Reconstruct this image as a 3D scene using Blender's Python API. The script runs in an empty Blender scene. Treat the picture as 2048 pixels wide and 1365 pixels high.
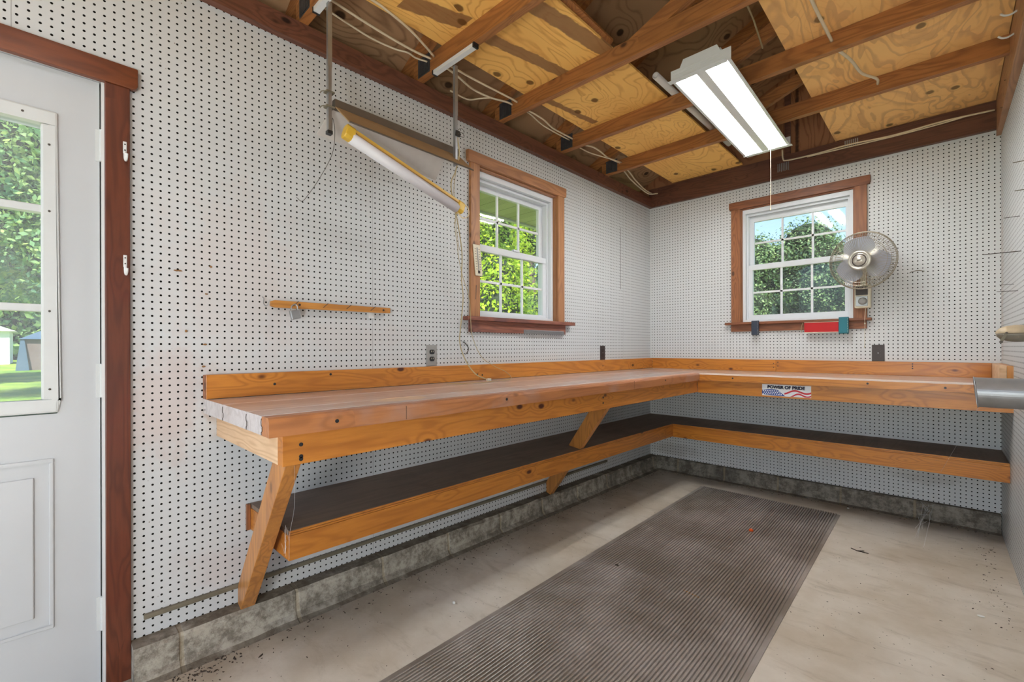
import bpy, math, random
import numpy as np
from mathutils import Vector, Matrix, noise as mnoise

random.seed(7)
rng = np.random.default_rng(7)
C = bpy.context.scene.collection
sc = bpy.context.scene

# ------------------------------------------------------------------ camera
YAW, PITCH, ROLL = math.radians(43.8585), math.radians(-0.0342), math.radians(-0.1204)
CAM = Vector((2.0686, -4.1132, 1.15))
fw = Vector((-math.sin(YAW)*math.cos(PITCH), math.cos(YAW)*math.cos(PITCH), math.sin(PITCH)))
rt = Vector((math.cos(YAW), math.sin(YAW), 0))
up = rt.cross(fw)
r2 = rt*math.cos(ROLL)+up*math.sin(ROLL)
u2 = -rt*math.sin(ROLL)+up*math.cos(ROLL)
cd = bpy.data.cameras.new('camera')
cam = bpy.data.objects.new('camera', cd); C.objects.link(cam)
mt = Matrix((( r2.x, u2.x, -fw.x, CAM.x), (r2.y, u2.y, -fw.y, CAM.y), (r2.z, u2.z, -fw.z, CAM.z), (0,0,0,1)))
cam.matrix_world = mt
cd.sensor_width = 36; cd.lens = 911.145/2048*36
cd.shift_x = 4.752/2048; cd.shift_y = 13.914/2048
cd.clip_start = 0.05; cd.clip_end = 400
sc.camera = cam

# ------------------------------------------------------------------ world, sun, exposure
w = bpy.data.worlds.new('sky'); sc.world = w; w.use_nodes = True
wn = w.node_tree
sky = wn.nodes.new('ShaderNodeTexSky'); sky.sky_type = 'NISHITA'
sky.sun_disc = False; sky.sun_elevation = math.radians(52); sky.sun_rotation = math.radians(130)
sky.air_density = 1.0; sky.dust_density = 0.2; sky.ozone_density = 1.5
bg = wn.nodes['Background']; bg.inputs['Strength'].default_value = 0.15
wn.links.new(sky.outputs[0], bg.inputs['Color'])
sd = bpy.data.lights.new('sun', 'SUN'); sd.energy = 5.5; sd.angle = math.radians(1.0); sd.color = (1.0, 0.95, 0.86)
sun = bpy.data.objects.new('sun', sd); C.objects.link(sun)
sun.rotation_euler = Vector((0.72, -0.42, 1.0)).to_track_quat('Z', 'Y').to_euler()
sc.view_settings.view_transform = 'Standard'; sc.view_settings.look = 'None'
sc.view_settings.gamma = 1.0; sc.view_settings.use_curve_mapping = False
sc.view_settings.exposure = 0.93
TUBE = 30.0          # emission of the fluorescent tubes

# ------------------------------------------------------------------ node helpers
class Mat:
    def __init__(s, name, rough=0.6, spec=0.5, metal=0.0):
        s.m = bpy.data.materials.new(name); s.m.use_nodes = True
        s.t = s.m.node_tree; s.b = s.t.nodes['Principled BSDF']; s.out = s.t.nodes['Material Output']
        s.b.inputs['Roughness'].default_value = rough
        s.b.inputs['Specular IOR Level'].default_value = spec
        s.b.inputs['Metallic'].default_value = metal
    def n(s, typ, **k):
        nd = s.t.nodes.new(typ)
        for a, v in k.items(): setattr(nd, a, v)
        return nd
    def put(s, sock, v):
        if isinstance(v, bpy.types.NodeSocket): s.t.links.new(v, sock)
        elif isinstance(v, (tuple, list)) and len(v) == 3 and sock.type == 'RGBA': sock.default_value = (*v, 1)
        else: sock.default_value = v
    def math(s, op, a, b=0.0, clamp=False, c=None):
        nd = s.n('ShaderNodeMath', operation=op, use_clamp=clamp)
        s.put(nd.inputs[0], a); s.put(nd.inputs[1], b)
        if c is not None: s.put(nd.inputs[2], c)
        return nd.outputs[0]
    def mix(s, f, a, b, blend='MIX'):
        nd = s.n('ShaderNodeMix', data_type='RGBA', blend_type=blend)
        s.put(nd.inputs[0], f); s.put(nd.inputs[6], a); s.put(nd.inputs[7], b)
        return nd.outputs[2]
    def vm(s, op, a, b):
        nd = s.n('ShaderNodeVectorMath', operation=op); s.put(nd.inputs[0], a); s.put(nd.inputs[1], b)
        return nd.outputs[0]
    def noise(s, v, scale, detail=3, rough=0.5, dist=0.0):
        nd = s.n('ShaderNodeTexNoise'); s.put(nd.inputs['Vector'], v)
        nd.inputs['Scale'].default_value = scale; nd.inputs['Detail'].default_value = detail
        nd.inputs['Roughness'].default_value = rough; nd.inputs['Distortion'].default_value = dist
        return nd.outputs['Fac']
    def voro(s, v, scale, feature='F1', rnd=1.0):
        nd = s.n('ShaderNodeTexVoronoi', feature=feature); s.put(nd.inputs['Vector'], v)
        nd.inputs['Scale'].default_value = scale; nd.inputs['Randomness'].default_value = rnd
        return nd.outputs['Distance']
    def sm(s, v, a, b):            # smoothstep a..b -> 0..1
        nd = s.n('ShaderNodeMapRange', interpolation_type='SMOOTHSTEP')
        s.put(nd.inputs[0], v); nd.inputs[1].default_value = a; nd.inputs[2].default_value = b
        return nd.outputs[0]
    def xyz(s, v):
        nd = s.n('ShaderNodeSeparateXYZ'); s.put(nd.inputs[0], v); return nd.outputs
    def comb(s, x, y, z):
        nd = s.n('ShaderNodeCombineXYZ')
        for i, q in enumerate((x, y, z)): s.put(nd.inputs[i], q)
        return nd.outputs[0]
    def objc(s, rand=True):
        c = s.n('ShaderNodeTexCoord').outputs['Object']
        if rand:
            r = s.n('ShaderNodeObjectInfo').outputs['Random']
            c = s.vm('ADD', c, s.comb(s.math('MULTIPLY', r, 17.0), s.math('MULTIPLY', r, 31.0), s.math('MULTIPLY', r, 23.0)))
        return c
    def pos(s): return s.n('ShaderNodeNewGeometry').outputs['Position']
    def col(s, v): s.put(s.b.inputs['Base Color'], v); return s
    def bump(s, h, strength=0.3, dist=0.002):
        nd = s.n('ShaderNodeBump'); s.put(nd.inputs['Height'], h)
        nd.inputs['Strength'].default_value = strength; nd.inputs['Distance'].default_value = dist
        s.t.links.new(nd.outputs[0], s.b.inputs['Normal']); return s

def srgb(r, g, b):
    f = lambda c: (c/255/12.92) if c/255 <= 0.04045 else ((c/255+0.055)/1.055)**2.4
    return (f(r), f(g), f(b))

def plain(name, c, rough=0.5, metal=0.0, spec=0.5, var=0.08, scale=30):
    m = Mat(name, rough, spec, metal)
    v = m.noise(m.objc(), scale, 3)
    d = tuple(x*(1-var*2) for x in c)
    m.col(m.mix(v, d, tuple(min(1, x*(1+var)) for x in c)))
    return m.m

def wood(name, light, dark, axis='x', rough=0.45, knots=1.0, ring=7.0, contrast=0.6, gloss=0.5, kcol=None, stain=None):
    """lumber: grain stretched along one axis, contour-like growth rings, knots"""
    m = Mat(name, rough, gloss)
    c = m.objc()
    lo, hi = 0.9, 9.0
    sv = {'x': (lo, hi, hi), 'y': (hi, lo, hi), 'z': (hi, hi, lo)}[axis]
    q = m.vm('MULTIPLY', c, sv)
    kq = m.vm('MULTIPLY', c, {'x': (6, 11, 11), 'y': (11, 6, 11), 'z': (11, 11, 6)}[axis])
    vn = m.n('ShaderNodeTexVoronoi'); m.put(vn.inputs['Vector'], kq); vn.inputs['Scale'].default_value = 0.75
    kd = m.math('ADD', vn.outputs['Distance'], m.math('MULTIPLY', m.math('GREATER_THAN', m.xyz(vn.outputs['Color'])[0], 0.55), 0.6))
    kn = m.sm(kd, 0.13, 0.06)
    kw = m.sm(kd, 0.5, 0.05)
    n1 = m.noise(q, 1.0, 2, 0.5, 0.4)
    ph = m.math('ADD', m.math('MULTIPLY', n1, ring), m.math('MULTIPLY', kw, 1.3*knots))
    band = m.math('SINE', m.math('MULTIPLY', ph, 6.283*1.6))
    band = m.math('POWER', m.math('MULTIPLY_ADD', band, 0.5, c=0.5), 2.2)
    fib = m.noise(m.vm('MULTIPLY', c, tuple(x*14 for x in sv)), 1.0, 3, 0.6)
    mid = tuple((a*0.22+b*0.78) for a, b in zip(light, dark))
    base = m.mix(m.math('MULTIPLY', band, contrast), light, mid)
    base = m.mix(m.math('MULTIPLY', m.sm(fib, 0.35, 0.75), 0.30), base, mid)
    big = m.noise(m.vm('MULTIPLY', c, tuple(x*0.5 for x in sv)), 1.2, 2)
    base = m.mix(m.math('MULTIPLY', m.sm(big, 0.42, 0.72), 0.40), base, mid)
    if stain is not None:
        sn = m.noise(c, 3.0, 4, 0.6)
        base = m.mix(m.math('MULTIPLY', m.sm(sn, 0.5, 0.68), 0.6), base, stain)
    kc = kcol or tuple(x*0.35 for x in dark)
    if knots > 0: base = m.mix(m.math('MULTIPLY', kn, min(1, knots)), base, kc)
    m.col(base)
    m.bump(m.math('ADD', fib, m.math('MULTIPLY', band, 0.5)), 0.15, 0.001)
    return m.m

def plywood(name, light, line, freq=14, lowx=2.2, lowy=0.9, wide=0.25, knotc=None, streak=None, patches=()):
    """rotary-cut veneer: contour lines of a slow noise, knots that bend them"""
    m = Mat(name, 0.62, 0.3)
    c = m.objc()
    q = m.vm('MULTIPLY', c, (lowx, lowy, 1.0))
    vn = m.n('ShaderNodeTexVoronoi', voronoi_dimensions='2D'); m.put(vn.inputs['Vector'], m.vm('MULTIPLY', c, (1.0, 0.75, 0.0))); vn.inputs['Scale'].default_value = 3.6
    kd = m.math('ADD', vn.outputs['Distance'], m.math('MULTIPLY', m.math('GREATER_THAN', m.xyz(vn.outputs['Color'])[1], 0.62), 0.7))
    kd = m.math('ADD', kd, m.math('MULTIPLY', m.math('SUBTRACT', m.noise(c, 30, 2), 0.5), 0.03))
    n1 = m.noise(q, 1.25, 3, 0.45, 0.9)
    ph = m.math('ADD', m.math('MULTIPLY', n1, freq), m.math('MULTIPLY', m.sm(kd, 0.5, 0.0), 2.6))
    fr = m.math('FRACT', ph)
    ln = m.math('SUBTRACT', 1.0, m.sm(m.math('ABSOLUTE', m.math('SUBTRACT', fr, 0.5)), 0.0, wide))
    soft = m.noise(m.vm('MULTIPLY', c, (20, 5, 5)), 3.0, 3, 0.6)
    base = m.mix(m.math('MULTIPLY', ln, m.math('MULTIPLY_ADD', soft, 0.9, c=0.1)), light, line)
    big = m.noise(c, 1.7, 2)
    base = m.mix(m.math('MULTIPLY', m.sm(big, 0.42, 0.75), 0.5), base, tuple(0.6*a+0.4*b for a, b in zip(line, light)))
    if streak is not None:
        s2 = m.noise(m.vm('MULTIPLY', c, (3.6, 1.3, 1)), 1.3, 2, 0.55, 0.7)
        f2 = m.math('ADD', m.math('FRACT', m.math('MULTIPLY', s2, 8.0)), m.math('MULTIPLY', m.math('SUBTRACT', m.noise(m.vm('MULTIPLY', c, (30, 9, 1)), 1.0, 3), 0.5), 0.35))
        base = m.mix(m.math('MULTIPLY', m.math('MULTIPLY', m.sm(f2, 0.52, 0.80), m.sm(f2, 1.05, 0.95)), 0.38), base, streak)
    for (x0, y0, x1, y1, hw, colr) in patches:     # darker veneer repairs, each a straight inlay with ragged sides
        P = m.xyz(m.pos())
        t = m.math('DIVIDE', m.math('SUBTRACT', P[1], y0), (y1-y0))
        cx = m.math('MULTIPLY_ADD', t, (x1-x0), c=x0)
        d = m.math('ABSOLUTE', m.math('SUBTRACT', P[0], cx))
        rag = m.noise(m.pos(), 14, 3, 0.6)
        d = m.math('ADD', d, m.math('MULTIPLY', m.math('SUBTRACT', rag, 0.5), 0.035))
        f = m.math('MULTIPLY', m.sm(d, hw+0.004, hw-0.004), m.math('MULTIPLY', m.sm(t, -0.01, 0.0), m.sm(t, 1.01, 1.0)))
        base = m.mix(m.math('MULTIPLY', f, 0.85), base, m.mix(soft, colr, tuple(x*0.7 for x in colr)))
    kn = m.sm(kd, 0.085, 0.05)
    base = m.mix(m.math('MULTIPLY', kn, 0.9), base, knotc or tuple(x*0.25 for x in line))
    m.col(base)
    return m.m

def pegboard(name, ax, ph_u, ph_v, seams, stains=(), base=(0.60, 0.608, 0.61)):
    """white painted hardboard with 1-inch grid of holes; ax: which world axis runs along the wall"""
    m = Mat(name, 0.42, 0.35)
    P = m.xyz(m.pos()); U = P[ax]; V = P[2]
    k = 1/0.0254
    fu = m.math('SUBTRACT', m.math('FRACT', m.math('ADD', m.math('MULTIPLY', U, k), 500.5-ph_u)), 0.5)
    fv = m.math('SUBTRACT', m.math('FRACT', m.math('ADD', m.math('MULTIPLY', V, k), 500.5-ph_v)), 0.5)
    d = m.math('SQRT', m.math('ADD', m.math('MULTIPLY', fu, fu), m.math('MULTIPLY', fv, fv)))
    hole = m.sm(d, 0.165, 0.135)
    pos = m.pos()
    n = m.noise(pos, 2.2, 5, 0.65)
    colr = m.mix(m.math('MULTIPLY', m.sm(n, 0.52, 0.8), 0.35), base, (0.60, 0.55, 0.53))
    sp = m.voro(pos, 26)
    colr = m.mix(m.math('MULTIPLY', m.sm(sp, 0.07, 0.03), m.sm(m.noise(pos, 1.7, 2), 0.55, 0.62)), colr, (0.25, 0.2, 0.17))
    for (u, v, ru, rv, cc, a) in stains:
        du = m.math('DIVIDE', m.math('SUBTRACT', U, u), ru); dv = m.math('DIVIDE', m.math('SUBTRACT', V, v), rv)
        dd = m.math('SQRT', m.math('ADD', m.math('MULTIPLY', du, du), m.math('MULTIPLY', dv, dv)))
        dd = m.math('ADD', dd, m.math('MULTIPLY', m.math('SUBTRACT', m.noise(pos, 9, 4, 0.7), 0.5), 1.6))
        colr = m.mix(m.math('MULTIPLY', m.sm(dd, 1.0, 0.3), a), colr, cc)
    for s in seams:
        wob = m.math('MULTIPLY', m.math('SUBTRACT', m.noise(pos, 6, 2), 0.5), 0.004)
        e = m.math('ABSOLUTE', m.math('ADD', m.math('SUBTRACT', U, s), wob))
        colr = m.mix(m.math('MULTIPLY', m.sm(e, 0.0016, 0.0008), 0.55), colr, (0.2, 0.19, 0.18))
    m.col(m.mix(hole, colr, (0.012, 0.011, 0.010)))
    m.put(m.b.inputs['Specular IOR Level'], m.math('MULTIPLY', m.math('SUBTRACT', 1.0, hole), 0.35))
    m.bump(m.math('ADD', m.math('MULTIPLY', hole, -1.0), m.math('MULTIPLY', m.noise(pos, 60, 3), 0.25)), 0.25, 0.002)
    return m.m

# ------------------------------------------------------------------ mesh helpers
class MB:
    def __init__(s): s.v = []; s.f = []
    def add(s, vs, fs):
        o = len(s.v); s.v += [tuple(p) for p in vs]; s.f += [tuple(i+o for i in f) for f in fs]; return s
    def box(s, x0, x1, y0, y1, z0, z1):
        v = [(x, y, z) for z in (z0, z1) for y in (y0, y1) for x in (x0, x1)]
        return s.add(v, [(0,2,3,1), (4,5,7,6), (0,1,5,4), (2,6,7,3), (0,4,6,2), (1,3,7,5)])
    def prism(s, poly, a, b, axis):
        """extrude a polygon; axis 'y': poly=(x,z), 'x': poly=(y,z), 'z': poly=(x,y)"""
        n = len(poly)
        def P(p, t): return {'y': (p[0], t, p[1]), 'x': (t, p[0], p[1]), 'z': (p[0], p[1], t)}[axis]
        v = [P(p, a) for p in poly]+[P(p, b) for p in poly]
        f = [tuple(range(n)), tuple(range(2*n-1, n-1, -1))]+[(i, i+n, (i+1) % n+n, (i+1) % n) for i in range(n)]
        return s.add(v, f)
    def loft(s, A, B):
        n = len(A)
        f = [tuple(range(n)), tuple(range(2*n-1, n-1, -1))]+[(i, i+n, (i+1) % n+n, (i+1) % n) for i in range(n)]
        return s.add(list(A)+list(B), f)
    def tube(s, pts, r, n=8, closed=False):
        pts = [Vector(p) for p in pts]; m = len(pts); vs = []; prev = None
        for i, p in enumerate(pts):
            if closed: t = (pts[(i+1) % m]-pts[i-1]).normalized()
            else: t = (pts[min(i+1, m-1)]-pts[max(i-1, 0)]).normalized()
            if prev is None:
                a = Vector((0, 0, 1)) if abs(t.z) < 0.9 else Vector((1, 0, 0)); u = t.cross(a).normalized()
            else: u = (prev-t*prev.dot(t)).normalized()
            prev = u; b = t.cross(u); rr = r[i] if isinstance(r, (list, tuple)) else r
            vs += [p+(u*math.cos(2*math.pi*k/n)+b*math.sin(2*math.pi*k/n))*rr for k in range(n)]
        fs = []
        for i in range(m if closed else m-1):
            j = (i+1) % m
            fs += [(i*n+k, i*n+(k+1) % n, j*n+(k+1) % n, j*n+k) for k in range(n)]
        if not closed: fs += [tuple(range(n-1, -1, -1)), tuple((m-1)*n+k for k in range(n))]
        return s.add(vs, fs)
    def bar(s, a, b, wa, wb, upv=(0, 0, 1)):
        """rectangular bar from a to b, wa across, wb along upv"""
        a, b = Vector(a), Vector(b); t = (b-a).normalized(); u = t.cross(Vector(upv)).normalized(); v = u.cross(t)
        q = [(-1, -1), (1, -1), (1, 1), (-1, 1)]
        return s.loft([a+u*x*wa/2+v*y*wb/2 for x, y in q], [b+u*x*wa/2+v*y*wb/2 for x, y in q])
    def lathe(s, prof, n=32, M=None):
        """prof [(r,h)] about local z"""
        vs = [(r*math.cos(2*math.pi*k/n), r*math.sin(2*math.pi*k/n), h) for r, h in prof for k in range(n)]
        if M is not None: vs = [M @ Vector(p) for p in vs]
        fs = [(i*n+k, i*n+(k+1) % n, (i+1)*n+(k+1) % n, (i+1)*n+k) for i in range(len(prof)-1) for k in range(n)]
        return s.add(vs, fs)
    def ellipsoid(s, c, r, n=20, m=12):
        vs = [(c[0]+r[0]*math.sin(math.pi*i/m)*math.cos(2*math.pi*k/n), c[1]+r[1]*math.sin(math.pi*i/m)*math.sin(2*math.pi*k/n), c[2]+r[2]*math.cos(math.pi*i/m)) for i in range(m+1) for k in range(n)]
        return s.add(vs, [(i*n+k, (i+1)*n+k, (i+1)*n+(k+1) % n, i*n+(k+1) % n) for i in range(m) for k in range(n)])

def mesh_of(name, mb, mat, origin=(0, 0, 0), smooth=False, bevel=0.0, fix=True):
    me = bpy.data.meshes.new(name); o = Vector(origin)
    me.from_pydata([tuple(Vector(p)-o) for p in mb.v], [], mb.f); me.validate()
    if fix:
        import bmesh
        b = bmesh.new(); b.from_mesh(me); bmesh.ops.remove_doubles(b, verts=b.verts, dist=1e-6)
        bmesh.ops.recalc_face_normals(b, faces=b.faces); b.to_mesh(me); b.free()
    mats = mat if isinstance(mat, (list, tuple)) else [mat]
    for q in mats: me.materials.append(q)
    if smooth: me.polygons.foreach_set('use_smooth', [True]*len(me.polygons))
    return me

def obj(name, mb, mat, parent=None, origin=None, smooth=False, bevel=0.0, label=None):
    o0 = Vector(origin) if origin is not None else (parent['_w'] if parent is not None and False else Vector((0, 0, 0)))
    if parent is not None and origin is None: o0 = world_of(parent)
    me = mesh_of(name, mb, mat, o0, smooth)
    o = bpy.data.objects.new(name, me); C.objects.link(o)
    if parent is not None:
        o.parent = parent; o.location = o0-world_of(parent)
    else: o.location = o0
    if bevel > 0:
        md = o.modifiers.new('bevel', 'BEVEL'); md.width = bevel; md.segments = 2; md.limit_method = 'ANGLE'; md.angle_limit = math.radians(40)
        md.harden_normals = False
    if smooth and not isinstance(smooth, bool):
        pass
    if label: o['label'] = label
    return o

def parts(name, boxes, mat, parent, **k):
    return [obj(name, q, mat, parent, **k) for q in boxes]

def world_of(o):
    v = Vector(o.location)
    while o.parent is not None: o = o.parent; v += Vector(o.location)
    return v

def thing(name, label, cat, loc=(0, 0, 0), group=None):
    o = bpy.data.objects.new(name, None); C.objects.link(o); o.location = loc; o.empty_display_size = 0.05
    o['label'] = label; o['category'] = cat
    if group: o['group'] = group
    return o

def tag(o, label, cat, group=None, kind=None):
    o['label'] = label; o['category'] = cat
    if group: o['group'] = group
    if kind: o['kind'] = kind
    return o

def struct(name, mb, mat, parent=None, **k):
    o = obj(name, mb, mat, parent, **k)
    if parent is None: o['kind'] = 'structure'
    return o

def sgroup(name, loc=(0, 0, 0)):
    o = bpy.data.objects.new(name, None); C.objects.link(o); o.location = loc; o.empty_display_size = 0.05
    o['kind'] = 'structure'; return o

def curve(pts, k=8):
    """Catmull-Rom through pts"""
    P = [Vector(p) for p in pts]; P = [P[0]*2-P[1]]+P+[P[-1]*2-P[-2]]; out = []
    for i in range(1, len(P)-2):
        a, b, c, d = P[i-1], P[i], P[i+1], P[i+2]
        for j in range(k):
            t = j/k
            out.append(0.5*((2*b)+(c-a)*t+(2*a-5*b+4*c-d)*t*t+(-a+3*b-3*c+d)*t**3))
    out.append(P[-2]); return out

# ------------------------------------------------------------------ materials
WALLST = [(-3.55, 1.42, 0.35, 0.5, (0.60, 0.50, 0.46), 0.35), (-3.78, 0.95, 0.16, 0.3, (0.55, 0.42, 0.38), 0.5),
          (-3.62, 0.93, 0.06, 0.16, (0.45, 0.33, 0.24), 0.55), (-3.05, 1.2, 0.5, 0.12, (0.60, 0.53, 0.50), 0.35),
          (-3.5, 0.3, 0.35, 0.12, (0.55, 0.45, 0.42), 0.4)]
M_PEG_L = pegboard('pegboard_left', 1, 0.55, 0.90, [-4.163, -2.947, -1.727, -0.507], WALLST)
M_PEG_B = pegboard('pegboard_back', 0, 0.79, 0.04, [1.099], base=(0.68, 0.685, 0.685), stains=[(1.95, 0.27, 0.22, 0.06, (0.3, 0.26, 0.23), 0.3), (0.25, 0.2, 0.3, 0.08, (0.35, 0.3, 0.27), 0.4)])
M_PEG_R = pegboard('pegboard_right', 1, 0.5, 0.3, [-0.9], [(-0.05, 1.5, 0.12, 1.0, (0.5, 0.42, 0.36), 0.5)], base=(0.61, 0.62, 0.62))
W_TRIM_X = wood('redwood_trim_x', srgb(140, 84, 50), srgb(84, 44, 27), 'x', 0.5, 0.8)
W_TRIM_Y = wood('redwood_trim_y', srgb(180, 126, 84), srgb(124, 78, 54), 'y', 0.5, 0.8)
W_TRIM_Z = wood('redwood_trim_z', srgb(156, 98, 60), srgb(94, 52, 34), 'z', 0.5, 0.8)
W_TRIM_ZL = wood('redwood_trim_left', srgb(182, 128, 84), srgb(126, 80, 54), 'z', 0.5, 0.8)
W_SILL_Y = wood('sill_wood_y', srgb(150, 92, 72), srgb(88, 50, 44), 'y', 0.55, 0.6, stain=srgb(84, 60, 64))
W_DOOR_Z = wood('door_trim_z', srgb(106, 54, 34), srgb(56, 26, 18), 'z', 0.35, 0.8, stain=srgb(98, 42, 28))
W_DOOR_Y = wood('door_trim_y', srgb(126, 68, 38), srgb(74, 36, 24), 'y', 0.3, 0.3, stain=srgb(104, 50, 32))
W_BEAM_X = wood('dark_beam_x', srgb(112, 70, 52), srgb(58, 33, 25), 'x', 0.5, 1.0)
W_BEAM_Y = wood('dark_beam_y', srgb(118, 74, 56), srgb(62, 36, 28), 'y', 0.5, 1.0)
W_JOIST = wood('joist_wood', srgb(176, 114, 60), srgb(100, 58, 30), 'x', 0.55, 0.9, ring=9)
W_SHEATH = plywood('sheathing_ply', srgb(180, 142, 104), srgb(112, 78, 52), 12, 1.6, 1.0)
W_GABLE = plywood('gable_board', srgb(164, 112, 76), srgb(104, 64, 40), 9, 3.0, 3.0)
W_PLY1 = plywood('loft_ply_yellow', srgb(250, 196, 108), srgb(206, 136, 62), 16, 2.6, 0.9, 0.22,
                 patches=[(0.455, -2.575, 0.56, -2.0, 0.036, srgb(150, 106, 72)), (0.755, -2.575, 0.815, -2.09, 0.045, srgb(152, 108, 74)), (0.30, -1.95, 0.36, -1.5, 0.022, srgb(146, 100, 64)), (0.36, -3.0, 0.45, -2.72, 0.05, srgb(152, 104, 66))])
W_PLY2 = plywood('loft_ply_orange', srgb(252, 200, 126), srgb(234, 176, 106), 9, 2.6, 0.8, 0.16, streak=srgb(182, 124, 90))
W_BENCH_X = wood('bench_orange_x', srgb(204, 130, 46), srgb(146, 76, 24), 'x', 0.32, 1.0, kcol=srgb(84, 34, 16))
W_BENCH_Y = wood('bench_orange_y', srgb(204, 132, 54), srgb(146, 80, 30), 'y', 0.32, 1.0, kcol=srgb(80, 34, 18))
W_BENCH_E = wood('bench_end_pale', srgb(226, 190, 152), srgb(184, 138, 96), 'x', 0.6, 0.3)
W_NOSE_Y = wood('bench_nose_y', srgb(186, 122, 74), srgb(138, 84, 54), 'y', 0.36, 0.6, stain=srgb(172, 136, 120))
W_LEG = wood('bench_leg', srgb(204, 138, 68), srgb(140, 82, 36), 'z', 0.35, 0.8)
def coat(m, w=0.35, r=0.22):
    b = m.node_tree.nodes['Principled BSDF']; b.inputs['Coat Weight'].default_value = w*2.6; b.inputs['Coat Roughness'].default_value = 0.17; return m
W_TOP = wood('worktop_worn', srgb(212, 206, 206), srgb(160, 150, 148), 'y', 0.30, 0.15, ring=5, contrast=0.5, gloss=0.45, stain=srgb(172, 150, 136))
W_TOPX = wood('worktop_worn_x', srgb(224, 210, 200), srgb(184, 160, 142), 'x', 0.30, 0.15, ring=5, contrast=0.5, gloss=0.45)
W_SHELF_TOP = wood('shelf_brown', srgb(132, 112, 96), srgb(92, 76, 64), 'y', 0.7, 0.0, ring=4, contrast=0.4, stain=srgb(100, 78, 64))
PVC = plain('white_vinyl', (0.74, 0.76, 0.79), 0.35, var=0.01)
DOORW = plain('door_white_paint', (0.52, 0.53, 0.54), 0.4, var=0.02, scale=5)
DOORF = plain('door_frame_paint', (0.60, 0.61, 0.60), 0.4, var=0.02)
METAL_W = plain('white_enamel', (0.72, 0.72, 0.71), 0.3, var=0.02)
coat(W_TOP); coat(W_TOPX)
STEEL = plain('galvanised_steel', (0.42, 0.43, 0.44), 0.42, 0.85, var=0.12, scale=18)
PLATE = plain('nail_plate_steel', (0.13, 0.13, 0.135), 0.45, 0.7, var=0.2)
STEELD = plain('dark_steel', (0.10, 0.085, 0.07), 0.5, 0.6)
WIRE = plain('cream_cable', srgb(222, 204, 172), 0.5, var=0.03)
CORD = plain('tan_cord', srgb(176, 158, 118), 0.5, var=0.05)
YEL = plain('yellow_plastic', srgb(214, 172, 58), 0.4, var=0.06)
YELD = plain('yellow_edge', srgb(206, 158, 74), 0.45, var=0.06)
TAPE = plain('hood_brown', srgb(150, 122, 88), 0.55, var=0.10, scale=12)
TAPED = plain('hood_dark', srgb(92, 80, 68), 0.6, var=0.12, scale=18)
HOODW = plain('hood_white', srgb(196, 190, 184), 0.5, var=0.05)
DIFF = plain('tube_sleeve', srgb(214, 210, 214), 0.4, var=0.02)
BLK = plain('black_plastic', (0.02, 0.02, 0.022), 0.4, var=0.1)
BRNP = plain('brown_plastic', srgb(58, 44, 42), 0.4, var=0.05)
GREYP = plain('grey_plate', srgb(158, 156, 152), 0.4, 0.2, var=0.04)
CREAM = plain('cream_plastic', srgb(220, 210, 186), 0.4, var=0.03)
RED = plain('red_leather', srgb(184, 2, 10), 0.55, var=0.05)
TEAL = plain('teal_leather', srgb(14, 108, 122), 0.4, var=0.06)
NAVY = plain('navy_leather', srgb(54, 62, 78), 0.5, var=0.12)
PIPE = plain('white_pipe', srgb(214, 206, 196), 0.45, var=0.06, scale=10)
RUST = plain('rod_metal', srgb(128, 120, 102), 0.6, 0.3, var=0.15, scale=15)
NEST = plain('mud_nest', srgb(150, 108, 66), 0.9, var=0.3, scale=200)
ORNG = plain('orange_scrap', srgb(232, 92, 20), 0.5)
STRAW = plain('straw', srgb(176, 120, 50), 0.6)
WHT = plain('white_chalk', srgb(224, 222, 216), 0.7)
DEBRIS = plain('dark_debris', srgb(64, 52, 42), 0.9, var=0.3)
WEB = plain('cobweb', (0.8, 0.8, 0.8), 0.8)
STK_W = plain('sticker_white', srgb(236, 236, 240), 0.35, var=0.01)
STK_B = plain('sticker_blue', srgb(24, 66, 150), 0.35, var=0.02)
STK_R = plain('sticker_red', srgb(206, 32, 52), 0.35, var=0.02)
STK_N = plain('sticker_navy', srgb(22, 46, 120), 0.35, var=0.02)
OLIVE = plain('bullet_tan', srgb(196, 176, 146), 0.4, 0.1, var=0.2, scale=25)
OLIVED = plain('bullet_dark', srgb(140, 132, 118), 0.4, 0.1, var=0.15, scale=20)
BADGE = plain('badge_silver', srgb(196, 190, 178), 0.3, 0.5)
WOODRAIL = wood('rail_strip_wood', srgb(206, 142, 66), srgb(150, 92, 36), 'y', 0.5, 0.3)
MUNT = plain('muntin_white', (0.80, 0.81, 0.83), 0.35, var=0.01)

def worktop_patch(mm):
    t = mm.node_tree; b = t.nodes['Principled BSDF']; src = b.inputs['Base Color'].links[0].from_socket
    h = Mat.__new__(Mat); h.m = mm; h.t = t; h.b = b
    P = h.xyz(h.pos())
    du = h.math('DIVIDE', h.math('SUBTRACT', P[1], -3.145), 0.13); dv = h.math('DIVIDE', h.math('SUBTRACT', P[0], 0.56), 0.065)
    dd = h.math('SQRT', h.math('ADD', h.math('MULTIPLY', du, du), h.math('MULTIPLY', dv, dv)))
    dd = h.math('ADD', dd, h.math('MULTIPLY', h.math('SUBTRACT', h.noise(h.pos(), 18, 3), 0.5), 0.5))
    c = h.mix(h.math('MULTIPLY', h.sm(dd, 1.0, 0.8), 0.8), src, srgb(232, 206, 164))
    sc2 = h.noise(h.vm('MULTIPLY', h.pos(), (60, 5, 1)), 1.0, 4, 0.65)
    c = h.mix(h.math('MULTIPLY', h.sm(sc2, 0.60, 0.72), 0.45), c, srgb(96, 84, 84)); t.links.new(c, b.inputs['Base Color'])
worktop_patch(W_TOP)

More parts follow.
